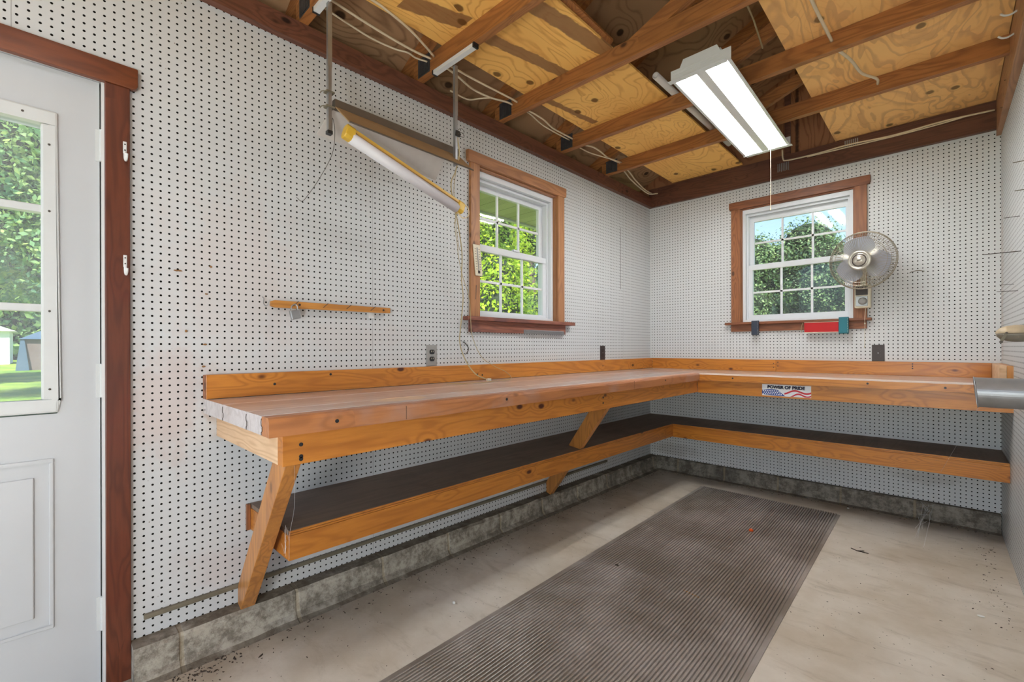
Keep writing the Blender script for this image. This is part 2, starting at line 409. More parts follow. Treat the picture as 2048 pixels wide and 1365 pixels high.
def concrete_floor():
    m = Mat('concrete_floor', 0.62, 0.3); p = m.pos(); P = m.xyz(p)
    n = m.noise(p, 1.6, 6, 0.62); n2 = m.noise(m.vm('MULTIPLY', p, (1.0, 3.0, 1)), 4.0, 5, 0.7, 0.6)
    c = m.mix(m.sm(n, 0.3, 0.7), srgb(188, 174, 154), srgb(218, 209, 196))
    c = m.mix(m.math('MULTIPLY', m.sm(n2, 0.5, 0.75), 0.45), c, srgb(146, 130, 108))
    # dust and grime gathered along the foot of the walls
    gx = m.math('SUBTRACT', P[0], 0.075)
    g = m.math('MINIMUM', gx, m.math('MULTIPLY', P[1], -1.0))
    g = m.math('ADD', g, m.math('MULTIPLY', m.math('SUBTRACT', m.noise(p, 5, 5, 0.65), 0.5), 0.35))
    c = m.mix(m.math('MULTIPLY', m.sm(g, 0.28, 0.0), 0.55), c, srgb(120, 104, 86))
    v = m.voro(p, 34); sp = m.math('MULTIPLY', m.sm(v, 0.11, 0.05), m.sm(m.noise(p, 3.2, 2), 0.42, 0.55))
    c = m.mix(m.math('MULTIPLY', sp, 0.7), c, srgb(70, 58, 48))
    m.col(c); m.bump(m.noise(p, 40, 5, 0.7), 0.25, 0.003); return m.m
M_FLOOR = concrete_floor()

def curb_mat(axis, ph, k=1.0):
    m = Mat('curb_block', 0.85, 0.2); p = m.pos(); P = m.xyz(p)
    n = m.noise(p, 14, 8, 0.8); n2 = m.noise(p, 2.3, 4, 0.6)
    c = m.mix(m.sm(n, 0.38, 0.62), srgb(116*k, 108*k, 97*k), srgb(180*k, 172*k, 158*k))
    c = m.mix(m.math('MULTIPLY', m.sm(n2, 0.5, 0.7), 0.6), c, srgb(86, 80, 74))
    f = m.math('FRACT', m.math('ADD', m.math('DIVIDE', m.math('SUBTRACT', P[axis], ph), 0.4064), 100.5))
    f = m.math('ABSOLUTE', m.math('SUBTRACT', f, 0.5))
    f = m.math('ADD', f, m.math('MULTIPLY', m.math('SUBTRACT', m.noise(p, 20, 3), 0.5), 0.02))
    j = m.sm(f, 0.022, 0.012)
    c = m.mix(m.math('MULTIPLY', j, 0.38), c, srgb(178, 160, 128))
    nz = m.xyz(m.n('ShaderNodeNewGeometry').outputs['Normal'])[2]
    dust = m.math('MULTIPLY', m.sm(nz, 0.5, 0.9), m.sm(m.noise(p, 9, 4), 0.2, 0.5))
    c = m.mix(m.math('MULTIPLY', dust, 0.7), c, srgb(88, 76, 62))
    m.col(c); m.bump(m.math('SUBTRACT', n, m.math('MULTIPLY', j, 0.6)), 0.6, 0.006); return m.m
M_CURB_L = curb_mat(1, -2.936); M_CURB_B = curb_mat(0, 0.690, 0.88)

def mat_rubber():
    m = Mat('ribbed_rubber', 0.34, 0.6); p = m.pos()
    n = m.noise(p, 2.5, 5, 0.6); sp = m.voro(p, 60)
    c = m.mix(m.sm(n, 0.35, 0.7), srgb(126, 114, 102), srgb(166, 156, 148))
    c = m.mix(m.math('MULTIPLY', m.sm(sp, 0.08, 0.04), m.sm(m.noise(p, 6, 2), 0.58, 0.62)), c, srgb(200, 196, 188))
    m.col(c); return m.m
M_MAT = mat_rubber()

def glass_mat(name, tint=(1, 1, 1), dirt=0.0):
    m = Mat(name); t = m.t
    tr = m.n('ShaderNodeBsdfTransparent'); tr.inputs[0].default_value = (*tint, 1)
    gl = m.n('ShaderNodeBsdfGlossy'); gl.inputs['Roughness'].default_value = 0.02
    lw = m.n('ShaderNodeLayerWeight'); lw.inputs['Blend'].default_value = 0.5
    ff = m.math('MULTIPLY_ADD', m.math('POWER', lw.outputs['Facing'], 5.0), 0.96, c=0.025)
    mx = m.n('ShaderNodeMixShader'); t.links.new(ff, mx.inputs[0]); t.links.new(tr.outputs[0], mx.inputs[1]); t.links.new(gl.outputs[0], mx.inputs[2])
    fin = mx
    if dirt > 0:
        df = m.n('ShaderNodeBsdfDiffuse'); df.inputs[0].default_value = (0.8, 0.85, 0.88, 1)
        m2 = m.n('ShaderNodeMixShader'); f = m.math('MULTIPLY', m.noise(m.pos(), 8, 5, 0.7), dirt)
        t.links.new(f, m2.inputs[0]); t.links.new(mx.outputs[0], m2.inputs[1]); t.links.new(df.outputs[0], m2.inputs[2]); fin = m2
    t.links.new(fin.outputs[0], m.out.inputs['Surface']); return m.m
GLASS = glass_mat('window_glass', dirt=0.06); GLASSD = glass_mat('door_glass', (0.98, 1, 1), 0.2)

def emis(name, c, s):
    m = Mat(name); m.b.inputs['Emission Color'].default_value = (*c, 1); m.b.inputs['Emission Strength'].default_value = s
    m.col((0.9, 0.9, 0.9)); return m.m
M_TUBE = emis('tube_glow', (0.97, 0.99, 1.0), TUBE); M_TUBE2 = emis('tube_glow_rear', (0.97, 0.99, 1.0), 5.0)

def leaf_mat(name, a, b, cdark, trans=0.35):
    m = Mat(name, 0.5, 0.3)
    r = m.n('ShaderNodeNewGeometry').outputs['Random Per Island']
    c = m.mix(r, a, b); c = m.mix(m.sm(m.noise(m.pos(), 0.9, 2), 0.45, 0.65), c, cdark)
    m.col(c)
    tl = m.n('ShaderNodeBsdfTranslucent'); m.put(tl.inputs[0], c)
    mx = m.n('ShaderNodeMixShader'); mx.inputs[0].default_value = trans
    m.t.links.new(m.b.outputs[0], mx.inputs[1]); m.t.links.new(tl.outputs[0], mx.inputs[2]); m.t.links.new(mx.outputs[0], m.out.inputs['Surface'])
    return m.m
LEAF_LIME = leaf_mat('leaf_lime', srgb(206, 226, 70), srgb(150, 190, 50), srgb(104, 140, 50), 0.5)
LEAF_GREEN = leaf_mat('leaf_green', srgb(176, 200, 120), srgb(112, 156, 110), srgb(88, 134, 98), 0.4)
LEAF_HEDGE = leaf_mat('leaf_hedge', srgb(150, 176, 116), srgb(92, 126, 92), srgb(74, 104, 84), 0.3)
BARK = plain('bark', srgb(92, 76, 62), 0.9, var=0.3)
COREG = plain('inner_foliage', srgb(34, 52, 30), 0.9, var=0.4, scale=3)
def grass_mat():
    m = Mat('lawn_grass', 0.8, 0.2); p = m.pos()
    c = m.mix(m.sm(m.noise(p, 0.35, 4, 0.6), 0.35, 0.65), srgb(110, 148, 56), srgb(176, 192, 82))
    c = m.mix(m.math('MULTIPLY', m.noise(p, 12, 4, 0.7), 0.5), c, srgb(82, 120, 50)); m.col(c); return m.m
M_GRASS = grass_mat()
M_APRON = plain('driveway_concrete', srgb(190, 186, 176), 0.8, var=0.06, scale=4)

# ================================================================== the room shell
RX = lambda y: 2.306+0.014*abs(y)        # right wall leans away a little
YB = -6.0                                 # open end behind the camera
floor = MB(); floor.box(-0.14, 2.6, YB, 0.16, -0.12, 0.0); struct('floor', floor, M_FLOOR)

def wall_with_hole(fixed0, fixed1, axis, lo, hi, z0, z1, holes):
    """wall slab split into boxes round its openings. holes: (a0,a1,h0,h1)"""
    mb = MB(); xs = sorted(set([lo, hi]+[h[0] for h in holes]+[h[1] for h in holes])); zs = sorted(set([z0, z1]+[h[2] for h in holes]+[h[3] for h in holes]))
    for i in range(len(xs)-1):
        for j in range(len(zs)-1):
            cx, cz = (xs[i]+xs[i+1])/2, (zs[j]+zs[j+1])/2
            if any(h[0] < cx < h[1] and h[2] < cz < h[3] for h in holes): continue
            if axis == 'y': mb.box(fixed0, fixed1, xs[i], xs[i+1], zs[j], zs[j+1])
            else: mb.box(xs[i], xs[i+1], fixed0, fixed1, zs[j], zs[j+1])
    return mb
WL = (-2.245, -1.46, 1.335, 2.262); WR = (0.815, 1.588, 1.355, 2.312); DR = (-4.80, -3.951, 0.0, 2.065)
wl = wall_with_hole(-0.12, 0.0, 'y', YB, 0.0, 0.0, 2.575, [WL, DR])
struct('wall_left', wl, M_PEG_L)
wb = wall_with_hole(0.0, 0.12, 'x', -0.12, 2.44, 0.0, 2.575, [WR])
struct('wall_back', wb, M_PEG_B)
wr = MB(); wr.prism([(RX(0), 0.12), (RX(0)+0.12, 0.12), (RX(YB)+0.12, YB), (RX(YB), YB)], 0.0, 2.66, 'z'); struct('wall_right', wr, M_PEG_R)

# concrete block curbs at the foot of the walls
def rough_prism(prof, a, b, axis, n):
    mb = MB(); m_ = len(prof)
    for i in range(n+1):
        t = a+(b-a)*i/n; jn = abs(((t+2.936 if axis == 'y' else t-0.690)/0.4064+100.5) % 1-0.5)
        for k, (u, z) in enumerate(prof):
            e = 0 if (u == 0 or z == 0) else 1
            du = 0.006*mnoise.noise(Vector((t*9, k*1.7, 1)))*e-(0.004*e if jn < 0.012 else 0); dz = 0.005*mnoise.noise(Vector((t*11, k*2.3, 7)))*e*(1 if z > 0.1 else 0.6)
            sg = 1 if axis == 'y' else -1
            mb.v.append((u+du, t, z+dz) if axis == 'y' else (t, u-du, z+dz))
    for i in range(n): mb.f += [(i*m_+k, i*m_+(k+1) % m_, (i+1)*m_+(k+1) % m_, (i+1)*m_+k) for k in range(m_)]
    mb.f += [tuple(range(m_)), tuple(n*m_+k for k in range(m_))]
    return mb
cl = rough_prism([(0.0, 0.0), (0.12, 0.0), (0.095, 0.010), (0.078, 0.030), (0.074, 0.07), (0.073, 0.108), (0.064, 0.120), (0.0, 0.123)], -3.884, -0.001, 'y', 260)
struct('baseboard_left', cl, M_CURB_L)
cb = rough_prism([(0.0, 0.0), (-0.06, 0.0), (-0.04, 0.010), (-0.031, 0.028), (-0.029, 0.07), (-0.029, 0.108), (-0.022, 0.119), (0.0, 0.123)], 0.07, 2.305, 'x', 150)
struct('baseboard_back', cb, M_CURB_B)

# top plates round the walls
b = MB(); b.box(0.0, 0.034, YB, 0.0, 2.487, 2.575); struct('trim_1', b, W_BEAM_Y)
b = MB(); b.box(0.034, 2.287, -0.034, 0.0, 2.487, 2.59); struct('trim_2', b, W_BEAM_X)
b = MB(); b.box(2.287, 2.325, YB+0.6, -0.012, 2.448, 2.655); struct('trim_3', b, wood('header_wood', srgb(176, 130, 92), srgb(124, 84, 60), 'y', 0.5, 0.3))
# gable end board above the back wall and roof underside
SL = 0.48; RIDGE = 2.75
zr = lambda x: 2.66+SL*x
g = MB(); g.prism([(-0.12, 2.575), (RIDGE*2, 2.575), (RIDGE*2, 2.67), (RIDGE, zr(RIDGE)+0.09), (-0.12, 2.69)], 0.02, 0.12, 'y'); struct('wall_gable', g, W_GABLE)
b = MB(); b.box(0.0, 5.4, -0.02, 0.02, 2.575, 2.664); b.box(1.14, 1.18, -0.0, 0.03, 2.66, 3.17); struct('trim_4', b, W_BEAM_X)
b = MB(); b.prism([(-0.75, zr(-0.75)+0.09), (RIDGE, zr(RIDGE)+0.09), (RIDGE*2+0.75, zr(-0.75)+0.09), (RIDGE*2+0.75, zr(-0.75)+0.12), (RIDGE, zr(RIDGE)+0.12), (-0.75, zr(-0.75)+0.12)], YB-0.5, 0.6, 'y')
struct('ceiling', b, W_SHEATH)
# the further bay beyond the partition
b = MB(); b.box(5.3, 5.42, YB, 0.12, 0, 2.66); struct('wall_far', b, W_GABLE)
b = MB(); b.box(2.44, 5.4, YB, 0.16, -0.12, 0.0); struct('floor_far', b, M_FLOOR)

# roof trusses
TY = [-0.85, -1.46, -2.09, -2.70, -3.315, -3.93, -4.54, -5.15]
def build_truss():
    t = thing('roof_truss', '', 'truss', (0, 0, 2.575))
    b = MB(); b.box(0.0, RIDGE*2, 0.0, 0.038, 2.575, 2.664); obj('bottom_chord', b, W_JOIST, t)
    b = MB(); b.prism([(-0.3, zr(-0.3)), (RIDGE, zr(RIDGE)), (RIDGE, zr(RIDGE)+0.09), (-0.3, zr(-0.3)+0.09)], 0.0, 0.038, 'y')
    # keep the rafter clear of the chord
    o = obj('top_chord', b, W_JOIST, t)
    b = MB(); b.prism([(RIDGE, zr(RIDGE)), (RIDGE*2+0.3, zr(-0.3)), (RIDGE*2+0.3, zr(-0.3)+0.09), (RIDGE, zr(RIDGE)+0.09)], 0.0, 0.038, 'y'); obj('top_chord', b, W_JOIST, t)
    b = MB(); b.prism([(0.93, 2.665), (1.13, 2.665), (2.2, 3.07), (2.0, 3.07)], 0.004, 0.034, 'y'); obj('web', b, W_JOIST, t)
    b = MB(); b.box(0.12, 0.2, 0.0385, 0.0395, 2.60, 2.70)
    pl = MB()
    for i in range(9): pl.box(0.045+i*0.011, 0.051+i*0.011, -0.004, -0.0005, 2.585, 2.675)
    pl.box(0.04, 0.145, -0.0008, -0.0002, 2.58, 2.68); obj('truss_plate', pl, PLATE, t)
    return t
def copy_tree(o, parent=None):
    c = o.copy(); C.objects.link(c); c.parent = parent
    for ch in list(o.children): copy_tree(ch, c)
    return c
TL = {-0.85: 'roof truss nearest the back wall, over the far end of the fluorescent fixture',
      -1.46: 'roof truss whose bottom chord crosses above the middle of the ceiling fluorescent fixture',
      -2.09: 'roof truss just short of the near end of the fluorescent fixture',
      -2.70: 'roof truss carrying the long white channel the shop light hangs from',
      -3.315: 'roof truss above the near rail of the shop light'}
t0 = build_truss(); trusses = {}
for i, y in enumerate(TY):
    t = t0 if i == 0 else copy_tree(t0)
    t.location.y = y
    t['label'] = TL.get(y, 'roof truss out of view behind the camera'); t['group'] = 'roof trusses'
    trusses[y] = t

# loft plywood on the trusses
def ply(x0, x1, y0, y1, mat, label, z=2.6645, tilt=0.0):
    b = MB(); b.prism([(x0, z), (x1, z+tilt), (x1, z+0.012+tilt), (x0, z+0.012)], y0, y1, 'y')
    tag(obj('plywood_panel', b, mat, origin=((x0+x1)/2, (y0+y1)/2, z)), label, 'plywood', 'plywood sheets laid across the trusses')
ply(0.246, 0.845, -2.69, -0.045, W_PLY1, 'knotty yellow plywood sheet over the trusses beside the left wall')
ply(0.246, 0.86, -5.1, -2.695, W_PLY1, 'yellow plywood sheet overhead above the hanging shop light')
ply(1.475, 2.285, -2.5, -0.03, W_PLY2, 'orange plywood sheet with brown streaks over the trusses beside the hook wall')
ply(1.475, 2.285, -5.1, -2.505, W_PLY2, 'orange plywood sheet overhead behind the camera')
b = MB(); b.loft([(0.80, -2.62, 2.677), (0.862, -2.62, 2.70), (0.862, -2.62, 2.712), (0.80, -2.62, 2.689)], [(0.845, -2.10, 2.677), (0.86, -2.10, 2.69), (0.86, -2.10, 2.70), (0.845, -2.10, 2.689)])
tag(obj('wood_strip', b, W_JOIST, origin=(0.83, -2.3, 2.68)), 'narrow brown batten on the edge of the yellow plywood', 'batten')

# ================================================================== door and its casing
door = sgroup('door_1', (-0.02, -3.96, 0.0))
xf = -0.012
b = MB(); 
for (y0, y1, z0, z1) in [(-4.80, -3.961, 1.912, 2.055), (-4.80, -3.961, 0.01, 0.94), (-4.064, -3.961, 0.94, 1.912), (-4.80, -4.62, 0.94, 1.912)]: b.box(-0.055, xf, y0, y1, z0, z1)
obj('door_leaf', b, DOORW, door)
fr = MB()
for (y0, y1, z0, z1) in [(-4.66, -4.062, 1.868, 1.913), (-4.66, -4.062, 0.944, 0.986), (-4.101, -4.062, 0.986, 1.868), (-4.66, -4.62, 0.986, 1.868)]: fr.box(-0.05, -0.002, y0, y1, z0, z1)
obj('glazing_frame', fr, DOORF, door, bevel=0.006)
for z in (1.596, 1.280): mu = MB(); mu.box(-0.045, -0.008, -4.63, -4.095, z-0.012, z+0.012); obj('muntin', mu, DOORF, door, bevel=0.003)
gl = MB(); gl.box(-0.034, -0.030, -4.63, -4.095, 0.98, 1.875); obj('pane', gl, GLASSD, door)
for (y, z) in [(-4.082, 1.803), (-4.082, 1.59), (-4.082, 1.27), (-4.082, 1.02), (-4.14, 1.89)]: sc_ = MB(); sc_.ellipsoid((-0.001, y, z), (0.002, 0.0035, 0.0035), 10, 6); obj('frame_screw', sc_, STEELD, door)
pn = MB()
def ring(mb, x0, x1, y0, y1, z0, z1, w): 
    for (a0, a1, h0, h1) in [(y0, y1, z1-w, z1), (y0, y1, z0, z0+w), (y1-w, y1, z0+w, z1-w), (y0, y0+w, z0+w, z1-w)]: mb.box(x0, x1, a0, a1, h0, h1)
ring(pn, -0.013, -0.006, -4.69, -4.073, 0.25, 0.797, 0.012); pn.box(-0.013, -0.005, -4.64, -4.118, 0.297, 0.742)
obj('raised_panel', pn, DOORW, door, bevel=0.003)
for z0, z1 in ((1.786, 1.893), (0.984, 1.098), (0.193, 0.306)):
    h = MB(); h.tube([(-0.004, -3.957, z0), (-0.004, -3.957, z1)], 0.006, 10)
    for k in range(1, 4): zz = z0+(z1-z0)*k/4; h.tube([(-0.004, -3.957, zz-0.001), (-0.004, -3.957, zz+0.001)], 0.0068, 10)
    h.box(-0.012, -0.009, -3.972, -3.957, z0, z1)
    obj('hinge', h, DOORF, door)
# jamb
j = MB(); j.box(-0.05, -0.03, -3.972, -3.951, 0.0, 2.064); j.box(-0.05, -0.03, -4.80, -3.951, 2.045, 2.066); struct('trim_9', j, BLK)
j = MB(); j.box(-0.12, 0.004, -3.9575, -3.948, 0.0, 2.06); j.box(-0.12, 0.004, -4.80, -3.95, 2.058, 2.064); struct('trim_5', j, METAL_W)
b = MB(); b.box(0.0, 0.02, -3.950, -3.884, 0.0, 2.053); struct('trim_6', b, W_DOOR_Z, bevel=0.003)
b = MB(); b.prism([(-4.9, 2.053), (-3.875, 2.053), (-3.866, 2.058), (-3.862, 2.068), (-3.862, 2.128), (-4.9, 2.128)], 0.0, 0.024, 'x'); struct('trim_7', b, W_DOOR_Y, bevel=0.003)

# ================================================================== windows
def casing_head(mb, a0, a1, z0, z1, t, axis):
    r = 0.016
    poly = [(a0+r, z0), (a1-r, z0), (a1-0.004, z0+0.004), (a1, z0+r), (a1, z1), (a0, z1), (a0, z0+r), (a0+0.004, z0+0.004)]
    if axis == 'y': mb.prism(poly, 0.0, t, 'x')
    else: mb.prism(poly, 0.0, -t, 'y')

def sash(frame_mb, box, a0, a1, z0, z1, d0, d1, w, wt, wbm):
    box(frame_mb, a0, a1, d0, d1, z1-wt, z1); box(frame_mb, a0, a1, d0, d1, z0, z0+wbm)
    box(frame_mb, a0, a0+w, d0, d1, z0+wbm, z1-wt); box(frame_mb, a1-w, a1, d0, d1, z0+wbm, z1-wt)

def build_window(name, axis, o, A0, A1, Z0, Z1, casing, dep, glass_a, zmeet, gl_z):
    """axis 'y': wall x=0 (outside is -x). axis 'x': wall y=0 (outside is +y)"""
    win = sgroup(name, o)
    if axis == 'y': box = lambda mb, a0, a1, d0, d1, z0, z1: mb.box(-max(d0, d1), -min(d0, d1), a0, a1, z0, z1)
    else: box = lambda mb, a0, a1, d0, d1, z0, z1: mb.box(a0, a1, min(d0, d1), max(d0, d1), z0, z1)
    woodz = W_TRIM_ZL if axis == 'y' else W_TRIM_Z
    # wooden jamb lining
    b = MB(); box(b, A0-0.001, A0+0.012, 0.0, dep, Z0, Z1); obj('jamb', b, woodz, win)
    b = MB(); box(b, A1-0.012, A1+0.001, 0.0, dep, Z0, Z1); obj('jamb', b, woodz, win)
    b = MB(); box(b, A0+0.012, A1-0.012, 0.0, dep, Z1-0.012, Z1+0.001); obj('head_jamb', b, W_TRIM_Y if axis == 'y' else W_TRIM_X, win)
    # vinyl frame
    F = MB(); a0, a1 = A0+0.012, A1-0.012; z0, z1 = Z0+0.002, Z1-0.012
    sash(F, box, a0, a1, z0, z1, dep-0.06, dep+0.055, 0.022, 0.035, 0.02)
    sash(F, box, a0+0.022, a1-0.022, z0+0.02, z1-0.035, dep-0.03, dep+0.055, 0.014, 0.018, 0.012)
    obj('vinyl_frame', F, PVC, win, bevel=0.002)
    g0, g1 = glass_a
    # upper sash (outside), lower sash (inside)
    for nm, zz0, zz1, gz0, gz1, d0, d1 in (('upper_sash', zmeet-0.012, z1-0.04, gl_z[2], gl_z[3], dep+0.014, dep+0.042), ('lower_sash', z0+0.022, zmeet+0.016, gl_z[0], gl_z[1], dep-0.022, dep+0.010)):
        S = MB(); s0, s1 = a0+0.024, a1-0.024
        box(S, s0, s1, d0, d1, gz1, zz1); box(S, s0, s1, d0, d1, zz0, gz0); box(S, s0, g0, d0, d1, gz0, gz1); box(S, g1, s1, d0, d1, gz0, gz1)
        so = obj(nm, S, PVC, win, bevel=0.003)
        mm = MB(); dm = (d0+d1)/2
        for k in (1, 2):
            a = g0+(g1-g0)*k/3; box(mm, a-0.0075, a+0.0075, dm-0.006, dm+0.006, gz0, gz1)
        zc = (gz0+gz1)/2; box(mm, g0, g1, dm-0.006, dm+0.006, zc-0.0075, zc+0.0075)
        obj('muntin', mm, MUNT, so)
        gg = MB(); box(gg, g0, g1, dm-0.0015, dm+0.0015, gz0, gz1); obj('pane', gg, GLASS, so)
    return win, box

win1, box1 = build_window('window_1', 'y', (0, -1.85, 1.33), WL[0], WL[1], WL[2], WL[3], None, 0.085, (-2.175, -1.545), 1.792, (1.385, 1.765, 1.812, 2.165))
h = MB(); casing_head(h, -2.334, -1.371, 2.262, 2.332, 0.024, 'y'); obj('head_casing', h, W_TRIM_Y, win1, bevel=0.002)
for a0, a1 in ((-2.311, -2.239), (-1.464, -1.391)):
    b = MB(); b.box(0.0, 0.02, a0, a1, 1.338, 2.262); obj('side_casing', b, W_TRIM_ZL, win1, bevel=0.002)
b = MB(); b.box(-0.03, 0.0, -2.238, -1.466, 1.314, 1.338); b.box(0.0, 0.052, -2.36, -1.300, 1.314, 1.338); obj('sill', b, W_SILL_Y, win1, bevel=0.003)
b = MB(); b.box(0.0, 0.02, -2.317, -1.380, 1.245, 1.314); obj('sill_apron', b, W_SILL_Y, win1, bevel=0.002)
lk = MB(); lk.box(-0.075, -0.055, -1.86, -1.80, 1.806, 1.818); obj('sash_lock', lk, PVC, win1)

win2, box2 = build_window('window_2', 'x', (1.2, 0, 1.35), WR[0], WR[1], WR[2], WR[3], None, 0.075, (0.893, 1.520), 1.822, (1.418, 1.795, 1.845, 2.205))
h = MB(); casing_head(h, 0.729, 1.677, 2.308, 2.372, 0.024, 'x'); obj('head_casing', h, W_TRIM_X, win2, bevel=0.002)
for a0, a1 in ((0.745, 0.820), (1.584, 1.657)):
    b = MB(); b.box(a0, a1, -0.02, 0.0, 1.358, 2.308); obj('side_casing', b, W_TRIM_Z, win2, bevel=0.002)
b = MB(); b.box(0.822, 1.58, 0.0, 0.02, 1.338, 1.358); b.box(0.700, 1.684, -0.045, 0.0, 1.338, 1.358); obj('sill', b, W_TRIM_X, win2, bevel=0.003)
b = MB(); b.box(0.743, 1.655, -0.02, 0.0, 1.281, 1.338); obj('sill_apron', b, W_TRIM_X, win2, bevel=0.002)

# ================================================================== workbench
bench = thing('workbench', 'L-shaped orange wooden workbench with worn worktop and a brown lower shelf along two walls', 'workbench', (0.0, -1.8, 0.12))
XF, YF = 0.712, -0.62
def plank(x0, x1, y0, y1, z0, z1, nose=False, lap=0.0):
    """tongue-and-groove plank running along y, rounded arrises"""
    r = 0.006; R = 0.014 if nose else r
    poly = [(x0, z0), (x1, z0), (x1, z1-R), (x1-R*0.3, z1-R*0.3), (x1-R, z1), (x0+r, z1), (x0+r*0.3, z1-r*0.3), (x0, z1-r)]
    mb = MB(); mb.prism(poly, y0, y1, 'y'); return mb
edges = [0.0, 0.262, 0.517, 0.652]
for i in range(3): obj('worktop_plank', plank(edges[i]+0.0006, edges[i+1]-0.0006, -3.665, -0.002, 0.9, 0.955), W_TOP, bench)
obj('worktop_nosing', plank(0.6526, XF, -3.665, YF, 0.899, 0.955, True), [W_NOSE_Y], bench)
# tongue marks on the end grain
for x in edges[1:]:
    tg = MB()
    pts = [(x, -3.6655, 0.948), (x-0.004, -3.6655, 0.938), (x-0.002, -3.6655, 0.928), (x+0.006, -3.6655, 0.925), (x+0.006, -3.6655, 0.912), (x-0.001, -3.6655, 0.909), (x-0.002, -3.6655, 0.9)]
    tg.tube(pts, 0.0011, 5); obj('board_joint', tg, DEBRIS, bench)
for y in (-3.22, -1.62):
    tg = MB(); tg.box(XF-0.001, XF+0.0004, y-0.0008, y+0.0008, 0.902, 0.948); obj('board_joint', tg, DEBRIS, bench)
tg = MB(); tg.box(0.036, 0.0402, -3.66, -0.04, 0.9551, 0.9568); obj('board_joint', tg, DEBRIS, bench)
b = MB(); b.prism([(YF, 0.8995), (-0.002, 0.8995), (-0.002, 0.955), (YF+0.012, 0.955), (YF+0.003, 0.951), (YF, 0.941)], 0.6525, 2.312, 'x'); 
obj('worktop_return', b, W_TOPX, bench)
b = MB(); b.box(XF+0.001, 2.312, YF-0.004, YF-0.0005, 0.900, 0.944); obj('return_edge', b, W_BENCH_X, bench, bevel=0.001)
# aprons
b = MB(); b.box(0.652, 0.690, -3.622, -0.60, 0.807, 0.899); obj('front_apron', b, W_BENCH_Y, bench, bevel=0.001)
b = MB(); b.box(0.6905, 2.316, -0.60, -0.562, 0.804, 0.8993); obj('return_apron', b, W_BENCH_X, bench, bevel=0.001)
b = MB(); b.box(0.002, 0.652, -3.622, -3.584, 0.807, 0.899); obj('end_apron', b, W_BENCH_E, bench, bevel=0.001)
# backsplash boards
sy = [-3.665, -2.262, -0.868, -0.038]
for i in range(3):
    b = MB(); b.box(0.0, 0.038, sy[i]+0.0006, sy[i+1]-0.0006, 0.955, 1.048); obj('backsplash', b, W_BENCH_Y, bench, bevel=0.0015)
b = MB(); b.box(-0.0005, 0.0375, -3.6665, -3.6645, 0.956, 1.047); obj('backsplash_end', b, W_TRIM_Z, bench)
for x0, x1 in ((0.0, 1.085), (1.086, 2.265)):
    b = MB(); b.box(x0+(0.0385 if x0 == 0 else 0), x1, -0.038, 0.0, 0.955, 1.049); obj('backsplash', b, W_BENCH_X, bench, bevel=0.0015)
b = MB(); b.box(2.266, 2.292, -0.60, 0.0, 0.955, 1.049); obj('backsplash', b, W_BENCH_E, bench, bevel=0.0015)
b = MB(); b.box(2.2925, 2.318, -0.60, 0.0, 0.955, 1.049); obj('backsplash', b, W_LEG, bench, bevel=0.0015)
# legs
lp = [(0.0175, 0.198), (0.0175, 0.127), (0.068, 0.122), (0.668, 0.806), (0.651, 0.806), (0.651, 0.897), (0.617, 0.897)]
ly = lambda x: -3.552-0.052*x/0.66
b = MB(); b.loft([(x, ly(x), z) for x, z in lp], [(x, ly(x)+(0.052 if z < 0.8 else 0.045), z) for x, z in lp]); obj('leg', b, W_LEG, bench, bevel=0.002)
ly2 = lambda x: -1.60-0.25*x/0.66
b = MB(); b.loft([(x, ly2(x), z) for x, z in lp], [(x, ly2(x)+0.04, z) for x, z in lp]); obj('leg', b, W_LEG, bench, bevel=0.002)
# lower shelf
sh = MB(); sh.box(0.002, 0.418, -3.503, -0.002, 0.497, 0.514); sh.box(0.418, 2.31, -0.441, -0.002, 0.497, 0.514)
shelf = obj('lower_shelf', sh, W_SHELF_TOP, bench)
b = MB(); b.box(0.392, 0.423, -3.506, -0.41, 0.410, 0.4965); obj('shelf_rail', b, W_BENCH_Y, shelf, bevel=0.001)
b = MB(); b.box(0.418, 0.4215, -3.5045, -0.441, 0.4975, 0.504); b.box(0.418, 0.4225, -3.5045, -0.441, 0.506, 0.513); obj('shelf_edging', b, W_BENCH_Y, shelf)
b = MB(); b.box(0.4235, 2.314, -0.448, -0.417, 0.407, 0.4965); obj('shelf_rail', b, W_BENCH_X, shelf, bevel=0.001)
b = MB(); b.box(0.4225, 2.312, -0.446, -0.4415, 0.4975, 0.504); b.box(0.4225, 2.312, -0.447, -0.4415, 0.506, 0.513); obj('shelf_edging', b, W_BENCH_X, shelf)
b = MB(); b.box(0.002, 0.392, -3.506, -3.475, 0.410, 0.4965); obj('shelf_rail', b, W_BENCH_Y, shelf, bevel=0.001)
b = MB(); b.box(0.002, 0.02, -3.52, -3.507, 0.41, 0.514); obj('shelf_cleat', b, W_TRIM_Z, shelf)
